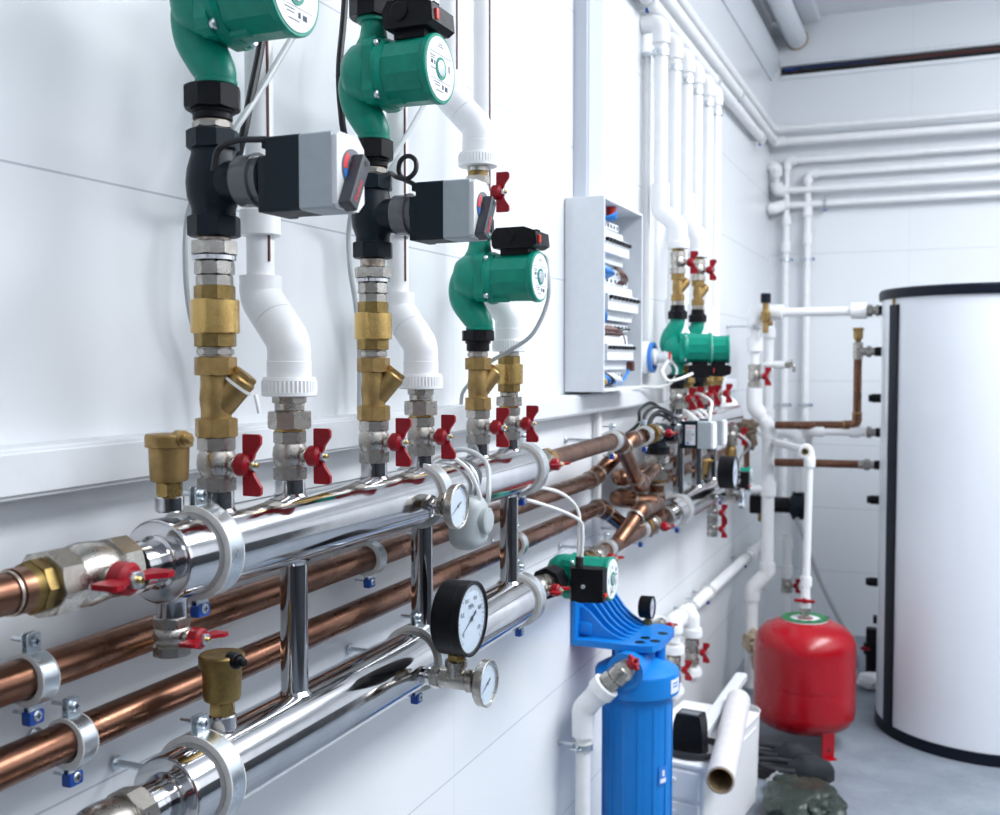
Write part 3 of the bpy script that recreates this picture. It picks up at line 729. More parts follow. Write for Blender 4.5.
for y, w in ((YA, 'nearest'), (YBR, 'second')):
    pipe_run('white_riser', 'white pipe rising above the %s green pump' % w, [(XM, y, 1.945), (XM, y, 2.06), (.07, y, 2.12), (.07, y, 3.18)], .0165, .03, fit=.026)

# ---- pump column three
ball_valve('nickel ball valve with red butterfly lever under the third green pump', (XM, YC, 1.288), .0195, .058, group='red-levered valves on the near chrome tube')
y_strainer('brass strainer with slanted side branch under the third green pump', (XM, YC, 1.346), 1.02, .9, 'brass strainers on the near header')
nipple('thin nickel nipple under the third pump nut', (XM, YC, 1.4352), .0175, .0108)
union_nut('black coupling nut under the third green pump', (XM, YC, 1.446), .93, False, neck=.0175, nut=.0180)
pump('green circulation pump with black box, third from the left beside the grey cabinet', (XM + .003, YC, 1.5695), None, hl=.0955).scale = (1.08, .92, .92)
union_nut('black coupling nut above the third green pump', (XM, YC, 1.684), .93, True, neck=.014, nut=.024)
ball_valve('nickel ball valve with red lever high above the third green pump', (XM, YC, 1.684), .0195, .058)

# ---- returns: valve, nut, ribbed white union and a white pipe stepping back to the wall
def white_return(y, dy, zbase, xw, wd, zr, nm):
    t = thing('white_riser', 'white plastic pipe with double bend rising %s' % wd, 'pipe', (XM, y, zbase), None, 'white risers of the near header')
    s = MB(); s.cyl(.0185, -.008, .004, c=.0004); s.build('threaded_end', 'nickel', t)
    white_union(t, 0, zr)
    b = MB(); b.cyl(.0268, .022, .043, c=.001); b.build('socket', 'white_plastic', t)
    P = [V(0, 0, .040), V(0, 0, .066), V(xw - XM, dy, .121), V(xw - XM, dy, .20)]
    for nm2, pts in (('lower_elbow', [P[0], P[1], (P[1] + P[2])*.5 + V(.0004, 0, -.0004)]), ('upper_elbow', [(P[1] + P[2])*.5, P[2], P[2] + V(0, 0, .027)])):
        e = MB(); e.tube(pts, .0262, 32, .026, bn=9); e.build(nm2, 'white_plastic', t)
    p = MB(); p.cyl(.0172, .14, 3.19 - zbase, at(xw - XM, dy, 0), 32); p.build('pipe', 'white_plastic', t)
    if nm: c = MB(); c.cyl(.0252, nm - zbase - .016, nm - zbase + .016, at(xw - XM, dy, 0), 36, .0015); c.build('coupling', 'white_plastic', t)
    st = MB(); st.box((xw - XM + .0166, dy - .0055, (.165 + 3.18 - zbase)/2), (.0020, .0032, 3.18 - zbase - .165), Matrix.Identity(4)); st.build('stripe', 'stripe_red', t)
    return t
def ret(y, wd, grp='red-levered valves on the near chrome tube'):
    ball_valve('nickel ball valve with red lever under the white pipe %s' % wd, (XM, y, 1.286), .0200, .0585, group=grp)
    t = thing('pipe_union', 'nickel union nut under the white pipe %s' % wd, 'union', (XM, y, 1.3445))
    b = MB(); b.cyl(.0185, 0, .003, c=.0003); b.build('seal_ring', 'brass_bright', t)
    b = MB(); b.hex(.0245, .003, .0245, n=8); b.build('nut', 'nickel', t)
    b = MB(); b.cyl(.0180, .0245, .036); b.hex(.0195, .034, .0425, n=8); b.build('neck', 'nickel', t)
ret(YA2, 'right of the nearest brass column'); white_return(YA2, .014, 1.387, .070, 'right of the nearest brass column', .0335, 1.600)
ret(YB2, 'right of the second brass column'); white_return(YB2, .016, 1.387, .072, 'right of the second brass column', .0335, 1.637)
ball_valve('nickel ball valve with red butterfly lever right of the third pump column', (XM, YC2, 1.286), .0195, .0585, group='red-levered valves on the near chrome tube')
t = thing('pipe_union', 'nickel union nut right of the third pump column', 'union', (XM, YC2, 1.3445)); b = MB(); b.cyl(.0185, 0, .003, c=.0003); b.build('seal_ring', 'brass_bright', t); b = MB(); b.hex(.0235, .003, .020, n=8); b.cyl(.0170, .020, .029); b.build('nut', 'nickel', t)
check_valve('brass check valve with polished barrel right of the third pump column', (XM, YC2, 1.3735), .98, 'brass check valves on the near header')
white_return(YC2, -.003, 1.4465, .069, 'behind the third green pump', .0310, None)
t = thing('pipe_union', 'dark threaded ring on the red-levered valve above the third pump', 'union', (XM, YC, 1.742)); b = MB(); b.cyl(.017, 0, .010, c=.0003); b.build('ring', 'brass_old', t)
white_return(YC, -.003, 1.758, .069, 'above the third green pump behind the second pump', .0335, None)

# ---- gauges
t = thing('thermometer', 'round chrome thermometer on a stub at the front of the upper chrome tube', 'thermometer', (XM, 1.392, 1.216))
b = MB(); b.hex(.0160, .050, .058, AX['x']); b.cyl(.0130, .056, .064, AX['x'], 24); b.build('socket', 'nickel', t)
b = MB(); b.hex(.0105, .064, .070, AX['x']); b.build('stem', 'brass', t)
gauge(t, at(.068, 0, 0) @ FACE_PX, .0335, .013, 'nickel', words=False)
t = thing('pressure_gauge', 'large black-cased pressure gauge in front of the lower chrome tube', 'gauge', (XM, 1.360, ZL - .010))
b = MB(); b.hex(.0150, .052, .066, AX['x']); b.cyl(.0140, .060, .118, AX['x'], 28); b.cyl(.0165, .108, .120, AX['x'], 28); b.cyl(.0135, 0, .028, at(.0900, 0, 0)); b.cyl(.0165, .018, .029, at(.0900, 0, 0)); b.build('tee_fitting', 'nickel', t)
b = MB(); b.hex(.0115, .028, .038, at(.0900, 0, 0), 6); b.cyl(.009, .036, .046, at(.0900, 0, 0)); b.build('stem', 'brass_old', t)
gauge(t, at(.072, 0, .091) @ FACE_PX, .0540, .045, 'black_plastic')
b = MB(); b.cyl(.0028, .0535, .0555, at(.080, 0, .092) @ Matrix.Rotation(PI, 4, 'X') @ Matrix.Rotation(-.35, 4, 'X'), 10, .0003); b.build('case_screw', 'zinc', t)
t = thing('thermometer', 'small chrome thermometer below the large black pressure gauge', 'thermometer', (XM + .120, 1.360, ZL - .010))
b = MB(); b.hex(.0105, 0, .007, AX['x']); b.cyl(.0085, .005, .013, AX['x']); b.build('stem', 'brass', t)
gauge(t, at(.008, 0, 0) @ FACE_PX, .0335, .014, 'nickel', words=False)

# ---- strap-on thermostat
t = thing('strap_thermostat', 'grey rounded thermostat with dial hanging at the front of the upper chrome tube', 'thermostat', (.150, 1.535, 1.170))
b = MB(); b.box((0, 0, 0), (.056, .066, .088), bev=.022, seg=5); b.build('housing', 'thermostat_grey', t)
b = MB(); b.lathe([(.0215, .024), (.0205, .036), (.018, .0375), (0, .0375)], at(0, 0, .004) @ AX['x'], 40); d = b.build('dial', 'thermostat_grey', t)
b = MB()
for k in range(24):
    a = PI*2*k/24; b.box((.0376, .0175*math.cos(a), .004 + .0175*math.sin(a)), (.0004, .0012, .0012))
b.build('dial_marks', 'print_dark', d)
b = MB(); pts = [V(XM - .150 + .0462*math.cos(a), .004, ZT - 1.170 + .0462*math.sin(a)) for a in [2*PI*k/36 for k in range(37)]]; b.tube(pts, .0022, 8); b.build('strap', 'zinc', t)
def over(y, zb, y2, r=.048):
    return [(XM - r, y, ZT - .02), (XM - r*.8, y, ZT + r*.62), (XM - r*.1, y, ZT + r + .004), (XM + r*.75, y, ZT + r*.70), (XM + r*1.08, y2, ZT - .01), (XM + r*1.0, y2, zb)]
cable('inner white cable looped over the upper chrome tube to the grey thermostat', over(1.515, 1.206, 1.530), .0034, 'cable_white', group='cables to the thermostat')
cable('outer grey cable looped over the upper chrome tube to the grey thermostat', over(1.585, 1.196, 1.557, .052), .0042, 'cable_grey', group='cables to the thermostat')

# ---- long copper pipes along the wall
XC = .052; RC = .0192
for z, lab, ye, nm in ((1.1265, 'upper long copper pipe along the wall behind the chrome tubes', 2.50, 'u'), (1.0490, 'lower long copper pipe along the wall behind the chrome tubes', 2.52, 'l')):
    if nm == 'u': pts = [(XC, -.2, z), (XC, 2.50, z + .008), (.105, 2.650, 1.222), (XM, 2.79, 1.230)]
    else: pts = [(XC, -.2, z), (XC, 2.56, z + .008), (.100, 2.66, .985), (XM, 2.70, ZL + .005)]
    pipe_run('copper_pipe', lab, pts, RC, .030, 'copper', .0218, 'copper_old', seams='solder', sleeve=.016, n=32, group='long copper pipes on the wall')
for (y, z, lab) in ((.742, 1.1265, 'clamp with blue cap on the upper long copper pipe near the left edge'), (.790, 1.0490, 'clamp with blue cap on the lower long copper pipe near the left edge'),
                    (1.385, 1.1300, 'clamp with blue cap on the upper long copper pipe behind the middle upright'), (1.98, 1.0550, 'clamp on the lower long copper pipe beyond the right upright')):
    clamp(lab, (XC, y, z), RC, 'y', .022, wall=.05, group='clamps on the long copper pipes')

# ---- cables of the pumps and actuators
cable('thick black cable hanging behind the nearest green pump', [(.090, 1.12, 2.1), (.093, 1.085, 1.90), (.095, 1.0612, 1.8063), (.095, 1.0384, 1.7363), (.092, 1.026, 1.6874), (.070, 1.030, 1.645), (.010, 1.04, 1.61)], .0050, 'cable_black')
cable('grey cable slanting down from the nearest green pump to the wall', [(.185, .973, 1.880), (.170, 1.02, 1.895), (.130, 1.12, 1.90), (.108, 1.145, 1.868), (.100, 1.1147, 1.8252), (.098, 1.0553, 1.7514), (.092, 1.006, 1.690), (.060, .995, 1.645), (.030, 1.006, 1.601), (.030, 1.000, 1.548), (.030, 1.006, 1.490), (.029, 1.03, 1.43), (.028, 1.04, 1.352)], .0040, 'cable_grey')
cable('thick black cable hanging on the wall left of the second green pump', [(.050, 1.345, 2.2), (.050, 1.330, 1.96), (.050, 1.312, 1.845), (.048, 1.322, 1.777), (.044, 1.336, 1.751), (.035, 1.345, 1.72), (.010, 1.345, 1.70)], .0050, 'cable_black')
cable('grey cable slanting from the second green pump to the wall', [(.185, 1.318, 1.885), (.175, 1.350, 1.885), (.150, 1.430, 1.868), (.118, 1.480, 1.850), (.105, 1.4701, 1.8253), (.105, 1.4071, 1.7626), (.098, 1.352, 1.706), (.055, 1.35, 1.665), (.030, 1.369, 1.625), (.030, 1.373, 1.566), (.030, 1.388, 1.514), (.029, 1.40, 1.44), (.028, 1.40, 1.352)], .0040, 'cable_grey')
cable('short black cable joining the nearest actuator to its valve', [(.145, .905, 1.628), (.152, .905, 1.650), (.172, .908, 1.658), (.195, .912, 1.658), (.205, .915, 1.658)], .0034, 'cable_black', group='actuator leads')
pts = [(.120, 1.310, 1.692), (.140, 1.300, 1.690)] + [(.172 + .0165*math.sin(a), 1.275 + .003*k, 1.693 - .0165*math.cos(a)) for k, a in enumerate([-.6, .3, 1.2, 2.1, 3.0, 3.9, 4.8, 5.6])] + [(.180, 1.285, 1.672), (.196, 1.285, 1.662), (.206, 1.283, 1.660)]
cable('dark curly cable on top of the second actuator', pts, .0034, 'cable_black', group='actuator leads')
cable('grey cable curving from the end plate of the third green pump to the wall', [(.190, 1.705, 1.615), (.222, 1.695, 1.608), (.2326, 1.68, 1.585), (.2327, 1.68, 1.533), (.2056, 1.68, 1.477), (.163, 1.682, 1.4485), (.120, 1.693, 1.4278), (.08, 1.731, 1.405), (.045, 1.745, 1.375), (.038, 1.748, 1.350)], .0036, 'cable_grey')

# ---- trunking and the electrical cabinet
t = thing('cable_trunking', 'long white plastic cable trunking on the wall behind the brass columns', 'trunking', (0, 3.29, 1.296))
b = MB(); b.box((.020, -2.4, .026), (.040, 4.8, .050), bev=.003); b.build('base', 'trunking_white', t)
b = MB(); b.box((.0415, -2.4, .026), (.004, 4.8, .040), bev=.0015); b.build('lid', 'trunking_white', t)
t = thing('cable_trunking', 'short white cable trunking beyond the far pumps', 'trunking', (0, 4.55, 1.300))
b = MB(); b.box((.020, -.3, .028), (.040, .6, .052), bev=.003); b.build('base', 'trunking_white', t); b = MB(); b.box((.0415, -.3, .028), (.004, .6, .042), bev=.0015); b.build('lid', 'trunking_white', t)
t = thing('cable_conduit', 'grey vertical trunking on the wall above the electrical cabinet', 'trunking', (0, 2.557, 1.826))
b = MB(); b.box((.0175, 0, .685), (.035, .128, 1.37), bev=.003); b.build('base', 'conduit_white', t); b = MB(); b.box((.036, 0, .685), (.004, .112, 1.368), bev=.0015); b.build('lid', 'conduit_white', t)

def cabinet():
    y0, y1, z0, z1, D, th = 2.425, 2.778, 1.354, 1.825, .100, .008
    t = thing('electrical_cabinet', 'open grey electrical cabinet with breakers and blue wires on the wall', 'cabinet', (0, y0, z0))
    W = y1 - y0; H = z1 - z0
    b = MB(); b.box((D/2 + .002, th/2, H/2), (D, th, H), bev=.002); b.box((D/2 + .002, W - th/2, H/2), (D, th, H), bev=.002); b.box((D/2 + .002, W/2, th/2), (D, W - .004, th), bev=.002); b.box((D/2 + .002, W/2, H - th/2), (D, W - .004, th), bev=.002)
    b.build('shell', 'cabinet_grey', t)
    b = MB()
    for k in range(58): b.box((.012, -.0003, .012 + k*.0079), (.020, .0010, .0022))
    b.build('side_ribs', 'cabinet_grey', t)
    b = MB(); b.box((.005, W/2, H/2), (.006, W - .014, H - .014)); b.build('back_panel', 'cabinet_inside', t)
    for zc, ya, yb_, kind in ((.360, .02, .235, 0), (.222, .05, .325, 1), (.098, .045, .280, 2)):
        r = MB(); r.box((.030, W/2, zc), (.040, W - .03, .030), bev=.001); rl = r.build('din_rail', 'zinc', t)
        n = {0: 8, 1: 8, 2: 9}[kind]; w = (yb_ - ya) / n
        for k in range(n):
            if kind == 1 and k in (0,): wd = w
            y = ya + w*(k + .5); hh = .082 if kind == 0 else .088
            m = MB(); m.prism([(-hh/2, 0), (hh/2, 0), (hh/2, .030), (.022, .032), (.020, .048), (-.020, .048), (-.022, .032), (-hh/2, .030)], -w*.48, w*.48,
                              Matrix.Translation((.049, y, zc)) @ Matrix(((0, 1, 0, 0), (0, 0, 1, 0), (1, 0, 0, 0), (0, 0, 0, 1))), .0006, 1)
            mo = m.build('breaker', 'module_white', t)
            s = MB(); s.box((.101, y, zc + .011), (.010, w*.55, .009), bev=.001); s.build('toggle', 'black_plastic', mo)
        for zz in (zc + .058, zc - .060):
            c = MB(); c.box((.060, (ya + yb_)/2, zz), (.016, yb_ - ya, .018), bev=.001); c = c.build('terminal_strip', 'module_white', t)
            d = MB()
            for k in range(n): d.box((.0685, ya + w*(k + .5), zz), (.001, w*.4, .009))
            d.build('terminal_holes', 'print_dark', c)
    def wires(nm, m, lst, r=.0026):
        for p in lst: b = MB(); b.tube(smooth_path(p, 6), r, 6); b.build(nm, m, t)
    rnd = random.Random(3)
    def loopw(y, z0_, z1_, dy, dx): return [(.066, y, z0_), (.066 + dx, y + dy*.4, z0_ + (z1_ - z0_)*.35), (.068 + dx, y + dy*.8, z0_ + (z1_ - z0_)*.7), (.064, y + dy, z1_)]
    wires('blue_wire', 'wire_blue', [loopw(.10 + .008*k, .430, .460 - .004*k, .055 - .012*k, .02) for k in range(7)] + [loopw(.03 + .008*k, .315, .284, .05, .018) for k in range(8)] +
          [loopw(.012 + .004*k, .225, .150, .012, .030) for k in range(2)] + [[(.06, .06 + .012*k, .045), (.08, .10 + .012*k, .026 + .003*k), (.085, .20, .018), (.085, .275 + .006*k, .046 + .005*k)] for k in range(4)] + [loopw(.03 + .012*k, .048, .012, .02, .02) for k in range(5)], .0032)
    wires('brown_wire', 'wire_brown', [loopw(.20 + .018*k, .318, .272, .02, .014) for k in range(4)] + [loopw(.03 + .016*k, .165, .135, .02 + .004*k, .02) for k in range(9)] + [[(.085, .16, .150), (.09, .20, .145), (.085, .245, .118), (.07, .25, .098)]], .0021)
    wires('white_wire', 'cable_white', [loopw(.13 + .02*k, .045, .010, .035, .02) for k in range(3)], .003)
    wires('black_wire', 'cable_black', [loopw(.05 + .022*k, .046, .012, .01, .02) for k in range(4)] + [[(.07, .20, .150), (.085, .23, .157), (.09, .262, .158)]], .0034)
    wires('yellow_wire', 'wire_yellow', [loopw(.015, .045, .010, .012, .03), loopw(.02, .452, .425, .02, .02)], .0034)
    b = MB(); b.box((.088, .285, .062), (.018, .022, .026), Matrix.Identity(4), .002); b.build('wire_connector', 'wire_brown', t)
    b = MB(); b.cyl(.013, .0, .03, at(.075, .145, H - .038), 20); b.build('cable_gland', 'red_plastic', t)
cabinet()

# wall socket with plug right of the cabinet
t = thing('wall_socket', 'round white wall socket with blue ring right of the cabinet', 'socket', (0, 3.085, 1.440))
b = MB(); b.cyl(.048, 0, .046, AX['x'], 48, .006); b.build('housing', 'white_plastic', t)
b = MB(); b.ring(.046, .034, .046, .056, AX['x'], 48); b.build('blue_ring', 'socket_blue', t)
t = thing('power_plug', 'white plug with orange mark pushed into the round wall socket', 'plug', (.058, 3.085, 1.441))
b = MB(); b.lathe([(.026, -.012), (.026, .004), (.017, .010), (.017, .030), (.022, .034), (.022, .052), (.018, .055), (0, .055)], AX['x'], 32); b.build('body', 'white_plastic', t)
b = MB(); b.box((.050, -.0216, .004), (.0065, .0015, .022)); b.build('orange_mark', 'red_plastic', t)
cable('white power cable drooping from the plug to the trunking and far pump', [(.110, 3.085, 1.430), (.125, 3.085, 1.400), (.110, 3.08, 1.365), (.080, 3.06, 1.352), (.055, 2.98, 1.354), (.050, 2.90, 1.357)], .004, 'cable_white', 'power_cable')
# ================================================================== FROM THE NEAR TO THE FAR MANIFOLD
# pump at the right end of the lower tube, flow along the wall
ball_valve('nickel ball valve with red lever at the right end of the upper chrome tube', (XM, 1.888, ZT + .002), .0235, .075, 'y', 0, .95)
brass_nut('brass nut between the right upper ball valve and the copper pipe', 1.963, ZT + .003, .0235, .040)
ball_valve('nickel ball valve with red lever between the lower chrome tube and the small green pump', (XM, 1.888, ZL), .022, .087, 'y', 0, .95)
def y_nut(label, y, z, r=.030, L=.022, m='black_plastic'):
    t = thing('pump_coupling_nut', label, 'coupling nut', (XM, y, z), rot('y')); b = MB(); b.hex(r, 0, L, n=8); b.build('nut', m, t)
y_nut('black nut joining the small green pump to the lower left ball valve', 1.975, ZL, L=.051)
p4 = pump('green circulation pump with black box facing the camera above the blue filter', (XM, 2.105, ZL - .006), rot('-y'))
b = MB(); b.cyl(.0085, .034, .056, at(.052, 0, .070, 'y'), 18); 
b.build('cable_gland', 'black_rubber', p4)
b = MB(); b.cyl(.0045, .0870, .0900, at(.066, -.002, 0), 14, .0005); b.build('cover_screw', 'zinc', p4)
y_nut('black nut joining the small green pump to the brass piece on its far side', 2.1925, ZL - .006, .028)
brass_nut('brass coupling right behind the small green pump', 2.214, ZL - .004, .0225, .046)
ball_valve('nickel ball valve with red lever right behind the small green pump', (XM, 2.260, ZL - .003), .0235, .085, 'y', 0, 1.0)
for k, dx in enumerate((0, .008)):
    cable(('front', 'rear')[k] + ' white cable arching from the small green pump back under the chrome tube', [(.169 + dx, 2.035, 1.028), (.170 + dx, 2.038, 1.075), (.164 + dx, 2.045 - .02*k, 1.125 - .018*k), (.140, 1.99 - .09*k, 1.166 - .014*k), (.100, 1.90 - .10*k, 1.184 - .006*k), (.06, 1.80 - .10*k, 1.188), (.03, 1.72 - .07*k, 1.18)], .0036, 'cable_white', group='cables of the small green pump')
# the copper lattice
CF = dict(m='copper_old', fit=.0222, fitm='copper_old', seams='solder', sleeve=.016, n=28)
pipe_run('copper_pipe', 'copper pipe from the right upper valve bending down into the heavy nickel tee', [(XM, 2.001, ZT + .003), (XM, 2.490, ZT + .010), (XM + .012, 2.640, 1.108), (XM, 2.850, 1.128)], .0192, .030, cat='pipe', **CF)
pipe_run('copper_pipe', 'dark copper pipe on the wall behind the lattice, upper of the far pair', [(.05, 4.3, 1.137), (.05, 2.72, 1.113), (.105, 2.80, 1.118)], .0192, .026, cat='pipe', group='far copper pipes', **CF)
pipe_run('copper_pipe', 'copper pipe on the wall behind the lattice, lower of the far pair', [(.05, 4.3, 1.060), (.05, 2.70, 1.060), (.150, 2.745, 1.052)], .0192, .026, cat='pipe', group='far copper pipes', **CF)
pipe_run('copper_pipe', 'short copper pipe rising from the lower valve line to the upright copper tee', [(XM, 2.480, ZL), (.150, 2.590, 1.048), (XM + .012, 2.845, 1.035)], .0192, .028, cat='pipe', **CF)
pipe_run('copper_pipe', 'short copper pipe between the two lower red-levered valves', [(XM, 2.345, ZL), (XM, 2.735, ZL)], .0192, 0, cat='pipe', **CF)
pipe_run('copper_pipe', 'short copper pipe between the lower far valve and the far chrome tube', [(XM, 2.827, ZL), (XM, 2.940, ZL)], .0192, 0, cat='pipe', **CF)
t = thing('copper_pipe', 'upright copper pipe standing under the nickel tee of the far three-way valve', 'pipe', (XM, 2.875, ZL + .015))
b = MB(); b.cyl(.0205, 0, .098); b.build('pipe', 'copper_old', t); b = MB(); b.cyl(.0240, .02, .06); b.build('tee_socket', 'copper_old', t); b = MB(); b.ring(.0255, .020, .060, .068); b.build('solder_ring', 'solder', t); b = MB(); b.ring(.0245, .020, .088, .094); b.build('solder_ring', 'solder', t)
t = brass_nut('brass ring under the nickel tee of the far three-way valve', 2.875, ZL + .113, .0255, .020, 'brass_old', axis='z')
t = thing('nickel_tee', 'heavy nickel tee piece under the black nut of the far three-way valve', 'fitting', (XM, 2.875, 1.099)); b = MB(); b.hex(.028, 0, .030, n=8); b.lathe([(.026, .03), (.030, .036), (.030, .048)]); b.hex(.031, .046, .066, n=8, spin=.2); b.cyl(.026, .064, .070); b.build('body', 'nickel', t)
t = thing('pump_coupling_nut', 'black nut on top of the heavy nickel tee', 'coupling nut', (XM, 2.875, 1.169)); b = MB(); b.hex(.034, 0, .020, n=10); b.build('nut', 'black_plastic', t)
t = thing('three_way_valve', 'black cast three-way valve of the far manifold behind a red lever', 'valve', (XM, 2.875, 1.189))
b = MB(); b.lathe([(.026, 0), (.026, .008), (.022, .016), (.027, .03), (.028, .042), (.024, .06), (0, .068)], n=36); b.cyl(.023, 0, .052, at(0, .016, .040, 'y')); b.cyl(.022, 0, .045, at(.01, .03, .035, 'x')); b.build('body', 'black_valve', t)
b = MB(); b.ring(.026, .018, .046, .060, at(0, .03, .035, 'x')); b.build('clear_collar', 'clear_ring', t)
actuator('black and grey valve actuator with white rating sticker among the copper pipes', (XM + .032, 2.955, 1.221), lever=False, sticker=True)
brass_nut('brass nut between the clamped copper elbow and the far upper valve', 2.790, 1.230, .0255, .034, 'brass')
ball_valve('nickel ball valve with red lever in front of the far black three-way valve', (XM, 2.822, 1.230), .0245, .062, 'y', 0, .9)
brass_nut('brass nut on the lower copper line below the lattice', 2.735, ZL, .0250, .022, 'brass')
ball_valve('nickel ball valve with red lever on the lower copper line below the lattice', (XM, 2.757, ZL), .0275, .070, 'y', 0, 1.)
brass_nut('nickel union nut at the left end of the far lower chrome tube', 2.940, ZL, .031, .048, 'nickel', name='pipe_union')
for (y, z, lab) in ((2.435, ZT + .010, 'white-lined clip at the end of the copper pipe under the cabinet'), (2.735, 1.230, 'white-lined clip beside the brass nut of the far upper valve'), (2.395, ZL, 'white-lined clip right of the valve behind the small green pump'), (2.705, ZL, 'white-lined clip left of the lower far red lever')):
    clamp(lab, (XM, y, z), .0195, 'y', .024, wall=.118, group='clips on the copper lattice', s=.95)
pipe_run('white_riser', 'thin white pipe on the wall below the cabinet behind the copper lattice', [(.014, 2.66, .85), (.014, 2.66, 1.294)], .009, 0)

# black cables bundled over the far valve
for k, pts in enumerate(([(.03, 2.83, 1.215), (.07, 2.8546, 1.253), (.07, 2.875, 1.2915), (.07, 2.985, 1.307), (.08, 3.063, 1.2894), (.10, 3.1066, 1.258)],
                         [(.06, 2.80, 1.205), (.09, 2.8128, 1.245), (.09, 2.865, 1.2838), (.09, 2.9765, 1.2961), (.10, 3.081, 1.277), (.12, 3.10, 1.253)],
                         [(.075, 2.79, 1.215), (.11, 2.801, 1.2515), (.11, 2.8543, 1.2764), (.11, 2.956, 1.2858), (.12, 3.048, 1.267), (.13, 3.09, 1.245)],
                         [(.095, 2.85, 1.205), (.10, 2.86, 1.24), (.10, 2.90, 1.268), (.10, 2.97, 1.274), (.11, 3.03, 1.262), (.12, 3.07, 1.24)])):
    cable('%s black cable loop heaped over the far three-way valve' % ('outermost', 'second', 'third', 'innermost')[k], pts, .0050, 'cable_black', group='black cable loops')
for k in range(3):
    cable('%s pale cable crossing over the far upper chrome tube' % ('left', 'middle', 'right')[k], [(.065, 3.16 + .09*k, 1.245), (.09, 3.165 + .09*k, 1.279), (.13, 3.17 + .09*k, 1.279), (.168, 3.175 + .085*k, 1.25), (.182, 3.14 + .07*k, 1.225)], .0042, 'cable_white', group='pale cables on the far header')

# ================================================================== FAR MANIFOLD
header('shiny chrome double header tube farther along the wall beyond the copper lattice', 3.060, 4.02, (3.110, 3.225, 3.390, 3.495, 3.700), (3.135, 3.400, 3.640), 3.46, 3.50, 3.44, 3.54, None, 3.020, 4.00)
for (y, z, lab) in ((3.165, ZT, 'steel clamp ring at the left end of the far upper chrome tube'), (3.125, ZL, 'steel clamp ring at the left end of the far lower chrome tube'), (3.80, ZL, 'steel clamp ring at the right end of the far lower chrome tube')):
    clamp(lab, (XM, y, z), .0437, 'y', .024, wall=.118, group='clamps on the far chrome tubes')
t = thing('pressure_gauge', 'black-cased pressure gauge in front of the far lower chrome tube', 'gauge', (XM, 3.540, ZL - .010))
b = MB(); b.hex(.0150, .052, .066, AX['x']); b.cyl(.0140, .060, .100, AX['x'], 28); b.cyl(.0165, .094, .106, AX['x'], 28); b.cyl(.0135, 0, .045, at(.0795, 0, 0)); b.build('tee_fitting', 'nickel', t)
gauge(t, at(.047, 0, .086) @ FACE_PX, .0555, .054, 'black_plastic', words=False)
t = thing('thermometer', 'small chrome thermometer below the black gauge of the far header', 'thermometer', (XM + .106, 3.54, ZL - .010)); b = MB(); b.cyl(.0085, 0, .013, AX['x']); b.build('stem', 'brass', t); gauge(t, at(.008, 0, 0) @ FACE_PX, .0345, .014, 'chrome', words=False)
air_vent('brass air vent on the far lower chrome tube beside the chrome uprights', (XM, 3.500, ZL + .041), 1., 'brass')
t = ball_valve('nickel drain valve with red lever under the far lower chrome tube, upper of the two', (XM, 3.66, .872), .018, .055, 'z', 0, .9)
ball_valve('nickel drain valve with red lever under the far lower chrome tube, lower of the two', (XM, 3.66, .815), .018, .055, 'z', 0, .9)
b = MB(); b.cyl(.016, .055, .080); b.build('stub', 'nickel', t)
# two far pumps hang motor-side out, boxes below
def far_column(y, wd, riser_y, lab_r):
    ball_valve('nickel ball valve with red butterfly lever at the foot of the %s' % wd, (XM, y, 1.286), .0210, .060, group='red levers in a row on the far header')
    union_nut('black coupling nut under the %s' % wd, (XM, y, 1.346), 1., False, neck=.016, nut=.027)
    pump(('green circulation pump beside the wall socket, nearer of the two far pumps', 'green circulation pump whose end shows past the nearer far pump')['farther' in wd], (XM, y, 1.467), Matrix.Rotation(math.radians(13), 4, 'Z') @ rot('-z'))
    union_nut('black coupling nut on top of the %s' % wd, (XM, y, 1.5955), 1., True, neck=.018, nut=.023)
    nipple('nickel nipple above the black nut of the %s' % wd, (XM, y, 1.5955), .0186, .013)
    y_strainer('brass strainer above the %s' % wd, (XM, y, 1.6085), .92, .7, 'brass strainers of the far pumps')
    ball_valve('nickel ball valve with red lever above the strainer of the %s' % wd, (XM, y, 1.689), .0215, .066, spin=.1, group='upper valves of the far pumps')
    t = thing('white_riser', lab_r, 'pipe', (XM, y, 1.755), None, 'far white risers')
    s = MB(); s.cyl(.0185, 0, .010, c=.0004); s.build('threaded_end', 'brass_old', t)
    white_union(t, .008, .0335); b = MB(); b.cyl(.0280, .030, .056); b.build('socket', 'white_plastic', t)
    dy = riser_y - y; P = [V(0, 0, .05), V(0, 0, .076), V(.06 - XM, dy, .122 + abs(dy)*.3), V(.06 - XM, dy, .20 + abs(dy)*.3)]
    for nm2, pts in (('lower_elbow', [P[0], P[1], (P[1] + P[2])*.5]), ('upper_elbow', [(P[1] + P[2])*.5, P[2], P[3]])):
        e = MB(); e.tube(pts, .0275, 28, .026); e.build(nm2, 'white_plastic', t)
    top_bend(t, V(.06 - XM, dy, .2), 2.44 - 1.755)
    return t
def top_bend(t, p0, zt):
    p = MB(); p.tube([p0, V(p0.x, p0.y, zt), V(p0.x - .058, p0.y, zt)], .0198, 24, .030); p.build('pipe', 'white_plastic', t)
    e = MB(); e.tube([V(p0.x, p0.y, zt - .062), V(p0.x, p0.y, zt), V(p0.x - .058, p0.y, zt)], .0262, 28, .030); e.build('top_elbow', 'white_plastic', t)
far_column(3.110, 'nearer far pump', 3.128, 'white riser with double bend above the nearer far pump, first of the far risers')
far_column(3.390, 'farther far pump', 3.473, 'white riser with double bend above the farther far pump, third of the far risers')
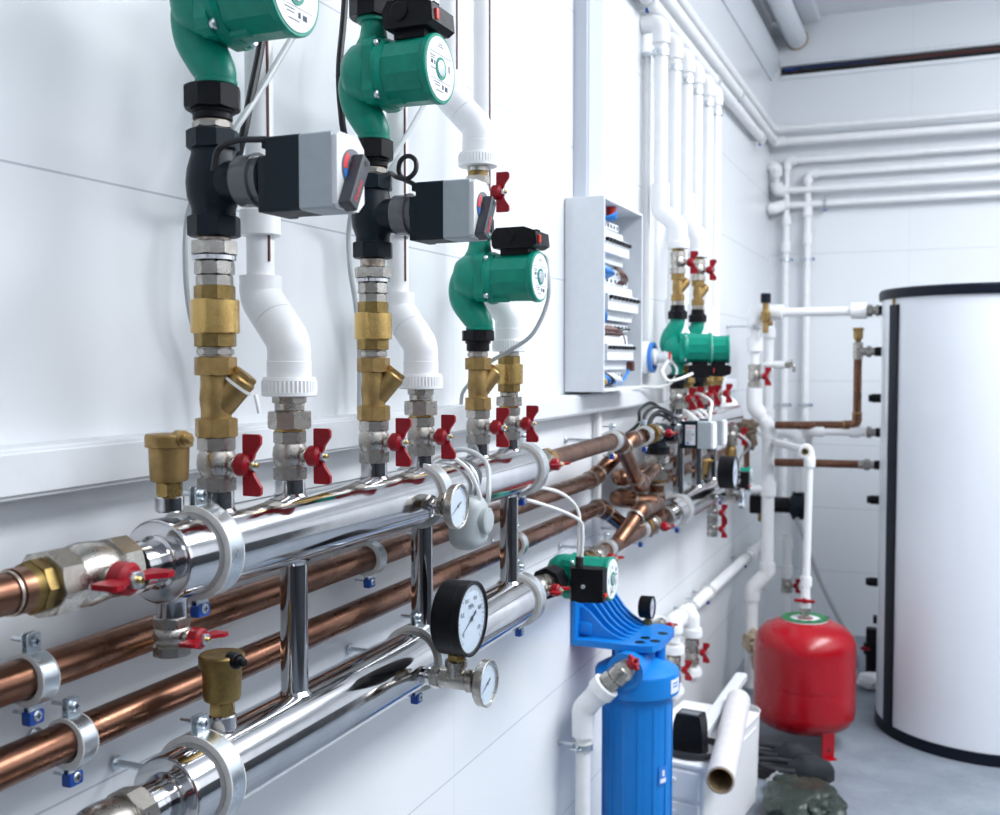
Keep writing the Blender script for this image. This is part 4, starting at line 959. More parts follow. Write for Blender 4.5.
for (y, ry, wd, od) in ((3.225, 3.303, 'between the two far pumps', 'second'), (3.495, 3.627, 'just beyond the farther far pump', 'fourth'), (3.700, 3.812, 'ending the row at right', 'fifth')):
    ball_valve('nickel valve with red butterfly lever %s on the far header' % wd, (XM, y, 1.286), .0205, .060, group='red levers in a row on the far header')
    check_valve('brass check valve %s on the far header' % wd, (XM, y, 1.346), 1.05, 'brass check valves on the far header')
    t = thing('white_riser', 'white riser ending in an elbow at the wall, %s of the far risers' % od, 'pipe', (XM, y, 1.416), None, 'far white risers')
    white_union(t, 0, .0325); b = MB(); b.cyl(.027, .022, .046); b.build('socket', 'white_plastic', t)
    e = MB(); e.tube([V(0, 0, .04), V(0, 0, .066), V(.06 - XM, ry - y, .15), V(.06 - XM, ry - y, .21)], .0265, 28, .026); e.build('double_elbow', 'white_plastic', t)
    top_bend(t, V(.06 - XM, ry - y, .2), 2.44 - 1.416)
t = thing('white_riser', 'white riser ending in an elbow at the wall, farthest of the far risers', 'pipe', (.06, 3.957, 1.36), None, 'far white risers')
p = MB(); p.tube([V(0, 0, 0), V(0, 0, 1.08), V(-.058, 0, 1.08)], .0198, 24, .030); p.build('pipe', 'white_plastic', t); e = MB(); e.tube([V(0, 0, 1.018), V(0, 0, 1.08), V(-.058, 0, 1.08)], .0262, 28, .030); e.build('top_elbow', 'white_plastic', t)
for y, wd in ((3.128, 'first'), (3.303, 'second'), (3.473, 'third'), (3.627, 'fourth'), (3.812, 'fifth'), (3.957, 'farthest')):
    clamp('steel clip with blue bolt just under the top elbow of the %s far riser' % wd, (.06, y, 2.350), .0199, 'z', .020, wall=.058, group='clips under the riser elbows', s=.8)
pipe_run('white_riser', 'thin white pipe on the wall left of the far risers', [(.015, 3.14, 1.36), (.015, 3.14, 2.36)], .011, 0)
cable('white cable from the box of the nearer far pump to the wall plug', [(.175, 3.07, 1.392), (.150, 3.02, 1.378), (.12, 3.00, 1.372), (.10, 3.01, 1.40), (.112, 3.03, 1.43)], .0045, 'cable_white', 'power_cable')
cable('white cable bending down to the far sticker actuator', [(.150, 3.22, 1.33), (.20, 3.08, 1.33), (.246, 3.00, 1.312), (.250, 2.965, 1.285), (.250, 2.955, 1.259)], .0045, 'cable_white')
actuator('black and grey valve actuator half hidden behind the one with the sticker', (XM + .012, 3.22, 1.212), lever=False)

# small far pump with black box and the valve above it
pump('small green pump with black box at the far end of the lower chrome tube', (.075, 4.12, .972), rot('-y'))
t = ball_valve('nickel ball valve with red lever on the white bend right of the far header', (XM, 4.00, 1.110), .024, .070, 'z', 0, 1.)
t = brass_nut('brass coupling below the red-levered valve right of the far header', 4.00, 1.070, .020, .040, 'brass', axis='z')
pipe_run('white_pipe', 'white elbow pipe bending down to the red-levered valve right of the far header', [(.03, 4.00, 1.27), (XM, 4.00, 1.27), (XM, 4.00, 1.180)], .020, .03, fit=.027)
cable('grey cable slanting down to the far small pump', [(.16, 3.93, 1.16), (.19, 4.00, 1.115), (.150, 4.04, 1.06), (.140, 4.055, 1.008)], .0045, 'cable_grey')

# ================================================================== WHITE PIPE STACK BEFORE THE CORNER
pipe_run('white_pipe', 'white pipe with big elbow crossing to the top fitting of the tall storage tank', [(.555, 4.50, 1.632), (.120, 4.53, 1.632), (.120, 4.53, 1.415)], .0185, .035, fit=.033, sleeve=.03, joints=[((.540, 4.501, 1.632), (1, -.07, 0)), ((.120, 4.53, 1.50), (0, 0, 1)), ((.205, 4.524, 1.632), (1, -.07, 0))])
ball_valve('nickel ball valve with red lever in the white pipe stack before the corner', (.120, 4.53, 1.312), .0255, .103, 'z', 0, 1.15)
pipe_run('white_pipe', 'thick white pipe bending forward below the valve and dropping past the black pump', [(.120, 4.53, 1.312), (.120, 4.53, 1.235), (.178, 4.55, 1.145), (.178, 4.55, .520), (.118, 4.53, .455), (.118, 4.53, .03)], .0265, .045, fit=.034, sleeve=.03, joints=[((.178, 4.55, .885), (0, 0, 1)), ((.120, 4.53, 1.285), (0, 0, 1))])
pipe_run('white_pipe', 'second white pipe standing close behind the stack valve', [(.158, 4.66, 1.60), (.158, 4.66, 1.16)], .021, 0, fit=.028, joints=[((.158, 4.66, 1.55), (0, 0, 1)), ((.158, 4.66, 1.20), (0, 0, 1))])
t = thing('safety_valve', 'brass safety valve with dark blue cap at the top of the white pipe stack', 'valve', (.172, 4.470, 1.545))
b = MB(); b.cyl(.012, 0, .045); b.lathe([(.014, .045), (.020, .055), (.020, .085), (.013, .095), (.013, .125)]); b.cyl(.010, 0, .03, at(0, 0, .04, 'x')); b.build('body', 'brass', t); b = MB(); b.cyl(.021, .125, .165, n=20); b.build('cap', 'navy_trim', t)
t = thing('tap', 'small chrome tap on a thin white pipe right of the stack valve', 'tap', (.145, 4.60, 1.412))
b = MB(); b.cyl(.012, 0, .06, AX['x']); b.cyl(.017, .045, .09, AX['x']); b.build('pipe', 'white_plastic', t); b = MB(); b.hex(.011, .09, .115, AX['x']); b.tube([(.105, 0, 0), (.128, 0, 0), (.128, 0, -.03)], .0075, 14, .012); b.build('spout', 'nickel', t); b = MB(); b.box((.118, 0, .022), (.008, .03, .010), bev=.002); b.cyl(.004, 0, .02, at(.118, 0, 0)); b.build('tap_lever', 'chrome', t)
clamp('zinc clip around the top of the white pipe stack under the elbow', (.120, 4.53, 1.575), .0190, 'z', .022, wall=.118)
pipe_run('white_pipe', 'short white stub on the left side of the dropping white pipe', [(.170, 4.548, .885), (.105, 4.52, .885)], .0185, 0, fit=.026)
pipe_run('white_pipe', 'white pipe coming forward to an open elbow and dropping to the red expansion vessel', [(.186, 4.58, 1.085), (.398, 4.045, 1.095), (.406, 4.022, 1.06), (.400, 4.012, .585)], .0140, .015, fit=.021, sleeve=.018, joints=[((.4002, 4.015, .61), (0, 0, 1))])
t = thing('open_elbow', 'white elbow end with brass socket facing the camera left of the tank pipes', 'fitting', (.391, 4.050, 1.095)); b = MB(); b.cyl(.026, 0, .045, at(0, 0, 0, '-y'), 32, .003); b.build('socket', 'white_plastic', t); b = MB(); b.ring(.013, .008, .045, .0475, at(0, 0, 0, '-y')); b.build('brass_insert', 'brass_bright', t); b = MB(); b.cyl(.008, .044, .0462, at(0, 0, 0, '-y')); b.build('bore', 'black_rubber', t)
pipe_run('copper_pipe', 'short copper pipe at the wall with the hemp tuft on its joint', [(0, 4.42, 1.160), (.105, 4.44, 1.160), (.105, 4.44, .960)], .013, .02, 'copper_old', .016, 'copper_old', sleeve=.012)
# tank connections
t = thing('tank_connector', 'nickel fitting between the white top pipe and the tall storage tank', 'fitting', (.555, 4.50, 1.632)); b = MB(); b.cyl(.018, .003, .015, AX['x']); b.hex(.021, .013, .035, AX['x']); b.cyl(.017, .035, .05, AX['x']); b.hex(.020, .048, .06, AX['x']); b.build('body', 'nickel', t); b = MB(); b.cyl(.020, .06, .082, AX['x']); b.build('tank_nipple', 'black_plastic', t)
t = thing('air_vent', 'brass air vent on the nickel tee beside the tall storage tank', 'air vent', (.537, 4.50, 1.505)); b = MB(); b.lathe([(.010, 0), (.012, .008), (.0185, .016), (.0195, .048), (.0225, .050), (.0225, .058), (0, .060)]); b.build('chamber', 'brass', t)
t = thing('nickel_tee', 'nickel tee under the brass air vent beside the tall storage tank', 'fitting', (.537, 4.50, 1.435)); b = MB(); b.cyl(.0195, 0, .07); b.cyl(.0165, 0, .034, at(0, 0, .032, 'x')); b.hex(.020, .034, .052, at(0, 0, .032, 'x')); b.cyl(.016, .05, .065, at(0, 0, .032, 'x')); b.build('body', 'nickel', t); b = MB(); b.cyl(.019, .065, .092, at(0, 0, .032, 'x')); b.build('tank_nipple', 'black_plastic', t)
pipe_run('copper_pipe', 'copper pipe dropping from the air vent tee and turning left toward the wall', [(.537, 4.50, 1.435), (.537, 4.50, 1.168), (.212, 4.50, 1.160)], .0165, .03, 'copper', .0195, 'copper', seams='brass', sleeve=.018)
pipe_run('copper_pipe', 'straight copper pipe running from the wall to the tank below the white one', [(.212, 4.50, 1.004), (.545, 4.50, 1.008)], .0165, 0, 'copper')
t = thing('tank_connector', 'nickel fitting at the tank end of the straight copper pipe', 'fitting', (.545, 4.50, 1.008)); b = MB(); b.cyl(.018, 0, .022, AX['x']); b.hex(.020, .022, .045, AX['x']); b.cyl(.016, .045, .062, AX['x']); b.build('body', 'nickel', t); b = MB(); b.cyl(.019, .062, .090, AX['x']); b.build('tank_nipple', 'black_plastic', t)
pipe_run('white_pipe', 'short white pipe into the tank between the two copper pipes', [(.340, 4.62, 1.05), (.340, 4.53, 1.140), (.385, 4.50, 1.140), (.575, 4.50, 1.140)], .0165, .02, fit=.024, joints=[((.53, 4.5, 1.14), (1, 0, 0))])
t = thing('tank_connector', 'nickel fitting at the tank end of the short white pipe', 'fitting', (.575, 4.50, 1.140)); b = MB(); b.hex(.020, 0, .02, AX['x']); b.cyl(.016, .02, .035, AX['x']); b.build('body', 'nickel', t); b = MB(); b.cyl(.019, .035, .062, AX['x']); b.build('tank_nipple', 'black_plastic', t)
for z, lab in ((1.279, 'short black plug on the side of the tank above the white pipe'), (.866, 'short dark plug on the side of the tank below the copper pipe'), (.53, 'short black plug low on the side of the tank')):
    t = thing('tank_plug', lab, 'plug', (.592, 4.50, z)); b = MB(); b.cyl(.018, 0, .045, AX['x']); b.hex(.013, -.012, 0, AX['x']); b.build('body', 'black_plastic', t)
# black circulator near the corner
t = thing('circulation_pump', 'black horizontal circulation pump near the back corner', 'pump', (.175, 4.90, .772))
b = MB(); b.box((-.085, 0, 0), (.085, .07, .085), bev=.006); b.cyl(.036, -.045, .055, AX['x'], 28); b.build('motor', 'black_plastic', t)
b = MB(); b.lathe([(.036, .05), (.052, .058), (.055, .085), (.050, .112), (.030, .118)], AX['x'], 32); b.cyl(.026, -.062, .062, at(.085, 0, 0)); b.ring(.060, .03, .108, .122, AX['x']); b.build('pump_head', 'black_valve', t)
b = MB(); b.cyl(.018, -.06, .06, at(-.06, 0, -.0)); b.cyl(.018, .04, .075, at(-.075, 0, 0)); b.cyl(.018, -.08, -.04, at(-.075, 0, 0)); b.build('brass_ports', 'brass', t)
pipe_run('white_pipe', 'white pipe rising above the black circulation pump', [(.260, 4.90, .835), (.260, 4.90, 1.09), (.20, 4.95, 1.10), (.05, 5.0, 1.10)], .018, .03, fit=.025)
pipe_run('white_pipe', 'white pipe dropping below the black circulation pump', [(.205, 4.98, .63), (.205, 4.98, .42)], .018, 0, fit=.026, joints=[((.205, 4.98, .58), (0, 0, 1)), ((.205, 4.98, .46), (0, 0, 1))])
ball_valve('nickel valve with red lever on the standing pipe below the black pump', (.205, 4.98, .355), .024, .065, 'z', 0, 1.)
pipe_run('white_pipe', 'white pipe standing on the floor behind the red expansion vessel', [(.205, 4.98, .005), (.205, 4.98, .355)], .018, 0)
cable('grey drain hose slanting from the black pump down behind the red vessel', [(.26, 4.86, .72), (.30, 4.9, .60), (.36, 4.95, .42), (.44, 4.98, .25), (.50, 5.0, .12), (.52, 5.0, .03)], .011, 'cable_grey', 'drain_hose', 'hose')
t = thing('drain_tap', 'dark drain fitting with red mark on the floor between vessel and tank', 'tap', (.585, 5.00, 0)); b = MB(); b.cyl(.030, 0, .16); b.cyl(.040, .10, .15); b.box((0, 0, .19), (.06, .05, .06), bev=.006); b.cyl(.02, 0, .07, at(0, 0, .26, 'x')); b.build('body', 'black_plastic', t); b = MB(); b.box((-.03, -.03, .13), (.04, .02, .015), bev=.003); b.build('red_handle', 'red_paint', t)
b = MB(); b.blob((0, 0, 0), (.055, .05, .035), .25, 2.2, 3, 3); o = b.build('crumpled_foil', 'clear_box'); o.location = (.585, 4.80, .035); tag(o, 'pale crumpled scrap on the floor between the red vessel and the tank', 'scrap')

# low white pipe on the wall with two valve drops
pipe_run('white_pipe', 'white pipe running along the wall low behind the blue filter', [(.055, 3.37, .505), (.055, 3.37, .573), (.059, 3.50, .568), (.058, 4.95, .546), (.058, 5.2, .546)], .0215, .03, fit=.030, sleeve=.03, joints=[((.059, 3.50, .567), (0, 1, 0)), ((.058, 4.85, .545), (0, 1, 0))])
for (x, y, z0, wd) in ((.055, 3.37, .505, 'nearer'), (.086, 3.50, .532, 'farther')):
    ball_valve('nickel ball valve with red lever on the %s drop of the low white pipe' % wd, (x, y, z0 - .130), .0225, .085, 'z', 0, 1.)
    t = thing('white_pipe', 'white ribbed union above the red valve on the %s drop' % wd, 'pipe', (x, y, z0 - .045)); white_union(t, .010, .0345, .028); b = MB(); b.cyl(.018, 0, .011); b.build('threaded_end', 'nickel', t)
    if wd == 'farther': b = MB(); b.tube([(0, 0, .03), (0, 0, .081), (-.020, 0, .081)], .026, 24, .018); b.build('socket', 'white_plastic', t)
    t = thing('white_pipe', 'white elbow under the red valve on the %s drop' % wd, 'pipe', (x, y, z0 - .130)); white_union(t, -.038, .0325, .028); b = MB(); b.cyl(.018, -.011, 0); b.build('threaded_end', 'nickel', t); b = MB(); b.tube([(0, 0, -.02), (0, 0, -.042), (.0, .06, -.046)], .0235, 26, .02); b.build('elbow', 'white_plastic', t)
for y, wd in ((3.60, 'nearer'), (3.90, 'middle'), (4.72, 'farther')): clamp('%s zinc clip with blue tip on the low white wall pipe' % wd, (.059, y, .567 - .0145*(y - 3.5)), .0216, 'y', .018, wall=.058, s=.85, group='clips on the low white pipe')
ball_valve('small valve with red lever lying flat beyond the blue filter shelf', (.052, 3.16, .606), .018, .05, 'y', 0, .9)
pipe_run('white_pipe', 'short white stub at the wall beside the flat red-levered valve', [(.0, 3.24, .606), (.052, 3.24, .606), (.052, 3.21, .606)], .014, .012)
# ================================================================== BLUE WATER FILTER
def water_filter():
    cx, cy = .155, 2.55
    t = thing('water_filter', 'big blue water filter housing hanging on its wall bracket', 'water filter', (cx, cy, .05))
    Z = lambda z: z - .05
    b = MB(); b.lathe([(0, 0), (.060, .002), (.080, .012), (.086, .03), (.088, Z(.622)), (.085, Z(.630))], n=64); s = b.build('sump', 'filter_blue', t)
    for k in range(14):
        b = MB(); a = 2*PI*k/14 + .1; b.box((0, 0, Z(.33)), (.004, .010, .50), Matrix.Rotation(a, 4, 'Z') @ Matrix.Translation((.0877, 0, 0)), .0015, 1); b.build('rib', 'filter_blue', s)
    b = MB(); b.lathe([(.088, Z(.600)), (.1045, Z(.602)), (.106, Z(.610)), (.106, Z(.650)), (.103, Z(.657)), (.078, Z(.672)), (.045, Z(.684)), (.043, Z(.716)), (0, Z(.716))], n=64)
    for a in (.5, 1.9, 2.9, 4.2): b.cyl(.013, Z(.66), Z(.716), at(.060*math.cos(a), .060*math.sin(a), 0), 16)
    b.cyl(.043, 0, .110, at(0, .0, Z(.675), '-y'), 36, .003); b.cyl(.036, 0, .110, at(0, 0, Z(.675), 'y'), 36, .003); b.build('cap', 'filter_blue', t)
    b = MB(); b.ring(.045, .032, .106, .114, at(0, 0, Z(.675), '-y'), 40); b.build('inlet_port', 'filter_blue', t)
    b = MB(); out = [(-.153, -.070), (.028, -.072), (.054, -.060), (.068, -.025), (.068, .11), (.056, .145), (.03, .160), (-.153, .160)]
    b.prism(out, Z(.715), Z(.731), I4, .003, 2); b.box((-.147, .045, Z(.775)), (.012, .230, .118), bev=.002)
    prof = [(-.147, .731), (-.012, .731), (-.032, .738), (-.056, .752), (-.078, .772), (-.096, .796), (-.114, .820), (-.130, .834), (-.147, .838)]
    for k, y in enumerate((-.030, .000, .030, .062, .096, .128, .155)):
        sc = (.72, .86, .94, 1, 1, 1, 1)[k]
        b.prism([(-.147 + (x + .147)*(.80 + .20*sc), Z(.731 + (z - .731)*sc)) for x, z in prof], -.0045, .0045, Matrix.Translation((0, y, 0)) @ Matrix.Rotation(PI/2, 4, 'X'), .001, 1)
    b.box((-.13, .05, Z(.752)), (.045, .19, .035), bev=.010)
    br = b.build('bracket', 'filter_blue', t)
    for (x, y) in ((.018, .010), (.016, -.035), (.048, .070), (.048, -.010)): b = MB(); b.lathe([(.0130, 0), (.0130, .0006), (0, .0006)], at(x, y, Z(.7308)), 24); b.build('bracket_hole', 'navy_trim', br)
    def arcplate(r, a0, a1, z0, z1, th=.0008):
        b = MB(); arc = [(r*math.cos(a0 + (a1 - a0)*k/8), r*math.sin(a0 + (a1 - a0)*k/8)) for k in range(9)]
        b.prism(arc + [(x*(1 + th/r), y*(1 + th/r)) for x, y in reversed(arc)], Z(z0), Z(z1)); return b
    lb = arcplate(.1062, -.42, -.02, .612, .646).build('cap_label', 'label_white', t)
    for z in (.634, .626): arcplate(.1070, -.34, -.12, z, z + .004, .0003).build('label_print', 'print_blue', lb)
    lb = arcplate(.0898, -.66, -.34, .385, .430).build('sump_sticker', 'print_blue', t)
    arcplate(.0906, -.61, -.39, .389, .400, .0003).build('sticker_print', 'label_white', lb); arcplate(.0906, -.54, -.45, .405, .420, .0003).build('sticker_print', 'label_white', lb)
    g = thing('pressure_gauge', 'small black pressure gauge standing on the blue filter shelf', 'gauge', (.143, 2.695, .731))
    b = MB(); b.hex(.011, 0, .012, n=6); b.cyl(.007, .01, .02); b.build('stem', 'brass', g); gauge(g, at(-.020, 0, .046) @ FACE_PX, .0300, .034, 'black_plastic', words=False)
    D = Vector((-.72, -.20, -.66)).normalized(); Q = D.to_track_quat('Z', 'X').to_matrix().to_4x4()
    p0 = V(.163, 2.408, .690)
    v = thing('angle_valve', 'nickel angle valve with red knob on the near side of the blue filter', 'valve', p0)
    b = MB(); b.cyl(.025, -.022, .016, at(0, 0, 0, 'y'), 28, .003); b.lathe([(.020, -.010), (.0265, .0), (.0265, .030), (.022, .036)], Q, 28); b.hex(.025, .034, .056, Q, 8); b.cyl(.019, .0, .034, at(0, .0, 0, 'y'), 24); b.build('body', 'nickel', v)
    H = at(.016, -.012, .016) @ Vector((.70, -.30, .62)).to_track_quat('Z', 'X').to_matrix().to_4x4()
    b = MB(); b.cyl(.014, 0, .022, H, 20, .003); b.box((0, 0, .014), (.042, .009, .012), H, .003); b.cyl(.0045, .02, .032, H, 12); b.build('red_knob', 'red_paint', v)
    e0 = p0 + D*.056
    pts = [e0, V(.063, 2.395, .586), V(.063, 2.395, .02)]
    w = thing('white_pipe', 'white plastic pipe dropping from the angle valve left of the blue filter', 'pipe', e0)
    L = [p - e0 for p in pts]
    b = MB(); b.lathe([(.027, .0), (.0345, .002), (.0345, .026), (.029, .029), (.029, .040)], (L[1] - L[0]).to_track_quat('Z', 'X').to_matrix().to_4x4(), 40); b.build('union_nut', 'white_plastic', w)
    b = MB(); b.tube([L[0] + (L[1] - L[0])*.35, L[1], L[1] + V(0, 0, -.066)], .0275, 32, .025); b.build('elbow', 'white_plastic', w)
    b = MB(); b.tube([L[1] + V(0, 0, -.02), L[2]], .0185, 24); b.build('pipe', 'white_plastic', w)
    clamp('zinc clip on the white pipe left of the blue filter', (.063, 2.395, .495), .0186, 'z', .018, wall=.062, s=.85)
water_filter()

# ================================================================== TALL TANK AND RED VESSEL
t = thing('storage_tank', 'tall white cylindrical water tank with dark navy lid and strip', 'tank', (1.03, 4.43, 0)); R = .400
b = MB(); b.lathe([(R - .012, .040), (R - .004, .040), (R, .044), (R, 1.668), (R - .02, 1.672)], n=128); b.build('jacket', 'tank_white', t)
b = MB(); b.lathe([(R - .02, 0), (R + .004, .0), (R + .004, .040), (R - .01, .044)], n=128); b.build('base_ring', 'navy_trim', t)
b = MB(); b.lathe([(R - .004, 1.664), (R + .010, 1.664), (R + .012, 1.668), (R + .012, 1.694), (R + .006, 1.702), (R*.6, 1.712), (0, 1.714)], n=128); b.build('lid', 'navy_trim', t)
b = MB(); a0 = math.radians(212.8); arc = [((R + .001)*math.cos(a0 + .145*k/8 - .105), (R + .001)*math.sin(a0 + .145*k/8 - .105)) for k in range(9)]
b.prism(arc + [(x*1.018, y*1.018) for x, y in reversed(arc)], .042, 1.640, I4); b.build('strip', 'navy_trim', t)
b = MB(); b.cyl(.006, 1.640, 1.668, at((R + .003)*math.cos(a0 - .049), (R + .003)*math.sin(a0 - .049), 0), 12); b.build('strip_clip', 'brass', t)

t = thing('expansion_vessel', 'red round expansion vessel standing on the floor in front of the tank', 'vessel', (.398, 4.01, 0)); R = .183
b = MB(); b.lathe([(0, .062), (.09, .064), (.135, .073), (.165, .092), (.180, .116), (R, .140), (R, .228), (.1805, .231), (.1805, .237), (R, .240), (R, .372), (.181, .392), (.170, .418), (.145, .443), (.105, .462), (.085, .468), (0, .473)], n=80); b.build('shell', 'red_tank', t, ang=.9)
for k in range(3):
    a = math.radians(-52 + 120*k); Mx = Matrix.Rotation(a, 4, 'Z')
    b = MB(); b.prism([(-.024, 0), (.024, 0), (.024, .110), (-.024, .110)], -.0025, .0025, Mx @ Matrix.Translation((.163, 0, 0)) @ FACE_PX, .0008, 1); b.box((.173, 0, .002), (.022, .048, .004), Mx); l = b.build('leg', 'red_tank', t)
    b = MB(); b.cyl(.006, .1656, .1662, Mx @ at(0, 0, .032, 'x'), 16, .0001); b.build('leg_hole', 'black_rubber', l)
b = MB(); b.ring(.082, .030, .466, .4735, n=48); b.build('top_label', 'label_white', t)
b = MB(); b.ring(.083, .055, .4728, .4765, n=48); b.build('green_ring', 'green_label', t)
b = MB()
for k in range(5): b.box((.03 + .016*k - .02, -.062 + .006*k, .4772), (.012, .022, .0006), Matrix.Rotation(.3*k - .4, 4, 'Z'))
b.build('label_print', 'print_dark', t)
b = MB(); b.cyl(.016, .465, .505); b.hex(.019, .498, .512); b.build('connection', 'nickel', t)
t = thing('ball_valve', 'small white and red valve on top of the red expansion vessel', 'valve', (.398, 4.01, .512)); b = MB(); b.hex(.018, 0, .016); b.lathe([(.017, .015), (.021, .03), (.017, .05), (.018, .073)]); b.build('body', 'white_plastic', t); b = MB(); b.box((0, -.024, .030), (.075, .012, .012), bev=.003); b.cyl(.010, 0, .028, at(0, 0, .030, '-y'), 16); b.build('handle', 'red_paint', t)

# ================================================================== THINGS ON AND BESIDE THE PLASTIC BOX
t = thing('storage_box', 'translucent white plastic drawer box on the floor behind the blue filter', 'box', (.172, 3.145, 0), (0, 0, -.12))
b = MB(); b.box((0, 0, .148), (.245, .52, .285), bev=.012, seg=3); bx = b.build('body', 'clear_box', t)
b = MB(); b.box((0, 0, .294), (.258, .532, .014), bev=.005); b.build('lid', 'clear_box', t)
for k in range(3):
    b = MB(); b.box((0, -.262, .055 + .092*k), (.215, .014, .080), bev=.005); d = b.build('drawer', 'clear_box', t); b = MB(); b.box((0, -.272, .068 + .092*k), (.085, .010, .012), bev=.003); b.build('pull', 'clear_box', d)
b = MB()
b.box((.1215, 0, .255), (.006, .48, .012), bev=.002); b.build('side_rib', 'clear_box', t)
def roll(name, label, p0, p1, r, ri, m, core):
    d = (Vector(p1) - Vector(p0)); q = d.to_track_quat('Z', 'Y').to_matrix().to_4x4(); t = thing(name, label, 'roll', p0, q)
    b = MB(); b.lathe([(ri + .003, 0), (r, 0), (r + .0005, .003), (r + .0005, d.length - .003), (r, d.length), (ri + .003, d.length)], n=48, closed=True); b.build('wrap', m, t)
    b = MB(); b.ring(ri + .003, ri, -.004, d.length + .004, n=40); b.build('cardboard_core', core, t)
    b = MB(); b.cyl(ri, .08, d.length - .02, n=32); b.build('core_shadow_plug', 'cardboard', t) if False else b.bm.free()
roll('film_roll', 'roll of pale wrapping film with open cardboard core on the plastic box', (.338, 2.70, .339), (.268, 3.36, .341), .0375, .0310, 'paper_white', 'cardboard')
t = thing('trunking_offcut', 'white flat strip lying at a slant behind the film roll', 'strip', (.205, 3.00, .303), (.02, 0, -.03)); b = MB(); b.box((0, .33, .012), (.040, .68, .022), bev=.002); b.build('profile', 'trunking_white', t); b = MB(); b.box((0, .33, .024), (.028, .678, .003), bev=.001); b.build('lid', 'trunking_white', t)
t = thing('power_adapter', 'black power adapter standing on the plastic box beside the blue filter', 'adapter', (.200, 2.965, .302), (0, 0, -.1)); b = MB(); pr = [(-.046, 0), (.046, 0), (.042, .086), (.036, .114), (-.034, .114), (-.042, .086)]; b.prism(pr, -.028, .028, FACE_NY, .004, 2); b.build('case', 'black_plastic', t); b = MB(); b.box((0, -.004, .115), (.055, .03, .004), bev=.001); b.build('top_sticker', 'dial_grey', t)
for k in range(2):
    c = [(.205 + (.100 + .01*k)*math.cos(a)*.9, 2.965 + .075*math.sin(a) + .01, .3085 + .0085*k) for a in [-2.6 + 5.0*i/14 for i in range(15)]]; cable('black cable coil lying around the power adapter, %s turn' % ('lower', 'upper')[k], c, .0060, 'cable_black', group='cable coil on the plastic box')
t = thing('white_bucket', 'small pale plastic tub on the floor between the drawer box and the red vessel', 'tub', (.232, 3.535, 0)); b = MB(); b.lathe([(.070, 0), (.076, .245), (.079, .255), (.076, .255), (.072, .245), (.066, .006), (0, .006)], n=40); b.build('shell', 'clear_box', t)

# tan rag round the pipe foot, hemp wad higher up
b = MB(); b.blob((0, 0, 0), (.042, .050, .042), .35, 1.8, 5, 4); b.blob((.02, -.03, -.06), (.02, .024, .07), .3, 2., 9, 3); b.blob((.035, .03, .005), (.02, .03, .02), .3, 2.2, 2, 3)
o = b.build('tied_rag', 'tan_cloth'); o.location = (.135, 4.47, .245); tag(o, 'tan rag knotted round the foot of the white pipe by the red vessel', 'rag')
b = MB(); b.blob((0, 0, 0), (.045, .04, .035), .35, 2.2, 4, 4); b.blob((.02, 0, -.05), (.022, .03, .045), .35, 2.4, 6, 3); o = b.build('hemp_wad', 'hemp'); o.location = (.105, 4.44, 1.150); tag(o, 'brown hemp tuft on the pipe joint left of the white stack', 'hemp')
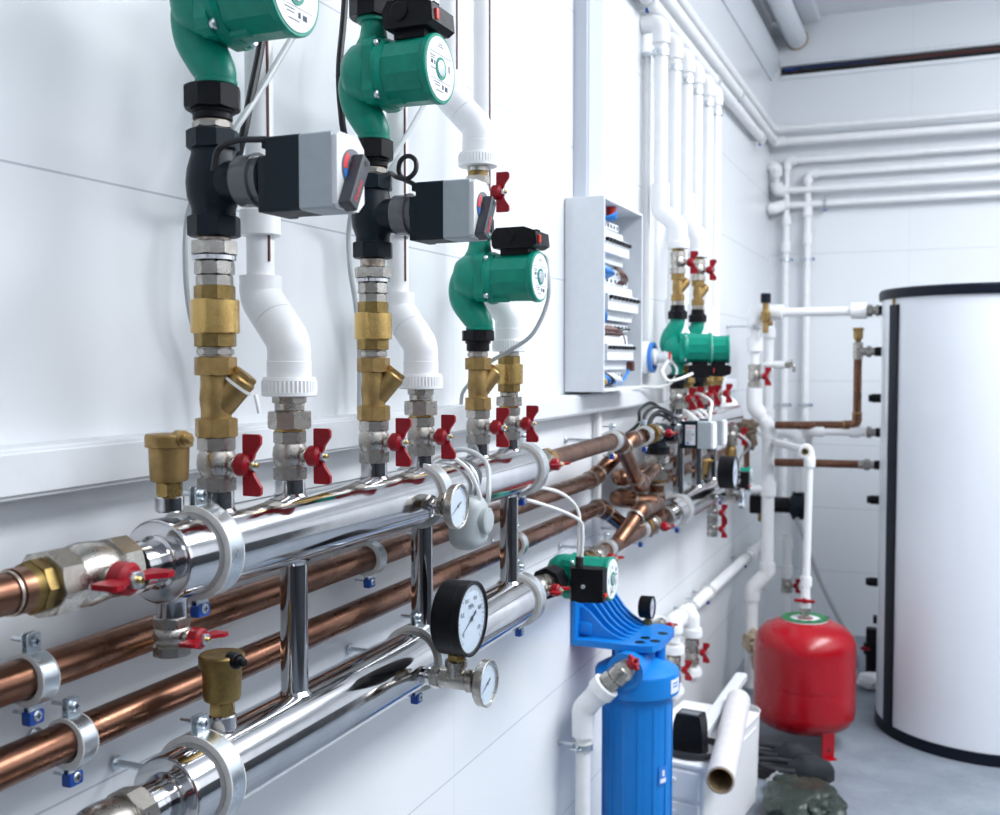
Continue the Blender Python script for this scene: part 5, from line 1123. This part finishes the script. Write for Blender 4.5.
# shoes and bag
def clog(label, loc, rz, s=1.):
    t = thing('rubber_clog', label, 'shoe', loc, (0, 0, rz), 'black clogs on the floor'); b = MB()
    out = [(-.125, -.030), (-.10, -.042), (-.03, -.040), (.05, -.050), (.11, -.042), (.135, -.010), (.13, .025), (.10, .046), (.04, .050), (-.04, .040), (-.10, .040), (-.125, .028)]
    b.prism([(x*s, y*s) for x, y in out], 0, .026*s, I4, .006, 2); b.build('sole', 'black_rubber', t)
    b = MB(); bl = bmesh.new(); bmesh.ops.create_uvsphere(bl, u_segments=28, v_segments=16, radius=1.)
    for v in bl.verts: v.co = V(v.co.x*.082*s + .055*s, v.co.y*.047*s, max(v.co.z, -.05)*.055*s*(1 if v.co.x > -.4 else .8) + .024*s)
    b.merge(bl); b.build('upper', 'dark_cloth', t)
    b = MB(); b.tube(smooth_path([(.0, -.046*s, .035*s), (-.07*s, -.047*s, .04*s), (-.122*s, -.02*s, .045*s), (-.122*s, .02*s, .045*s), (-.07*s, .045*s, .04*s), (.0, .046*s, .035*s)], 6), .009*s, 10); b.build('heel_strap', 'dark_cloth', t)
    return t
clog('dark clog lying in front of the red vessel, toe toward the tank', (.405, 3.665, 0), .22, 1.0)
clog('dark clog half under the red vessel beside the plastic box', (.335, 3.80, 0), .10, .9)
b = MB(); b.blob((0, 0, 0), (.115, .150, .060), .24, 1.5, 11, 5); b.blob((-.05, .09, .012), (.06, .05, .04), .3, 2, 13, 4); b.blob((.06, -.05, .01), (.07, .07, .04), .3, 2, 17, 4)
o = b.build('folded_jacket', 'green_cloth'); o.location = (.475, 3.31, .055); tag(o, 'dark green crumpled waterproof jacket on the floor at the picture bottom', 'jacket')
b = MB(); b.blob((0, 0, 0), (.030, .055, .028), .35, 2.4, 19, 4); o = b.build('plastic_bag', 'clear_film'); o.location = (.372, 3.52, .030); tag(o, 'crumpled clear plastic bag beside the green jacket', 'bag')

# ================================================================== CAMERA, WORLD, VIEW
w = bpy.data.worlds.new('World'); scene.world = w; w.use_nodes = True
w.node_tree.nodes['Background'].inputs[0].default_value = (.75, .82, .9, 1); w.node_tree.nodes['Background'].inputs[1].default_value = .3
cd = bpy.data.cameras.new('camera'); cam = bpy.data.objects.new('camera', cd); COL.objects.link(cam); scene.camera = cam
cd.sensor_fit = 'HORIZONTAL'; cd.sensor_width = 36; cd.lens = 37.8; cd.clip_start = .02
cam.location = (.85, 0, 1.43); cam.rotation_euler = (math.radians(90 - 2.55), 0, math.atan(441/1050))
cd.dof.use_dof = True; cd.dof.focus_distance = 1.42; cd.dof.aperture_fstop = 7.0
vs = scene.view_settings; vs.view_transform = 'Standard'; vs.look = 'None'; vs.gamma = 1; vs.use_curve_mapping = False; vs.exposure = -.10
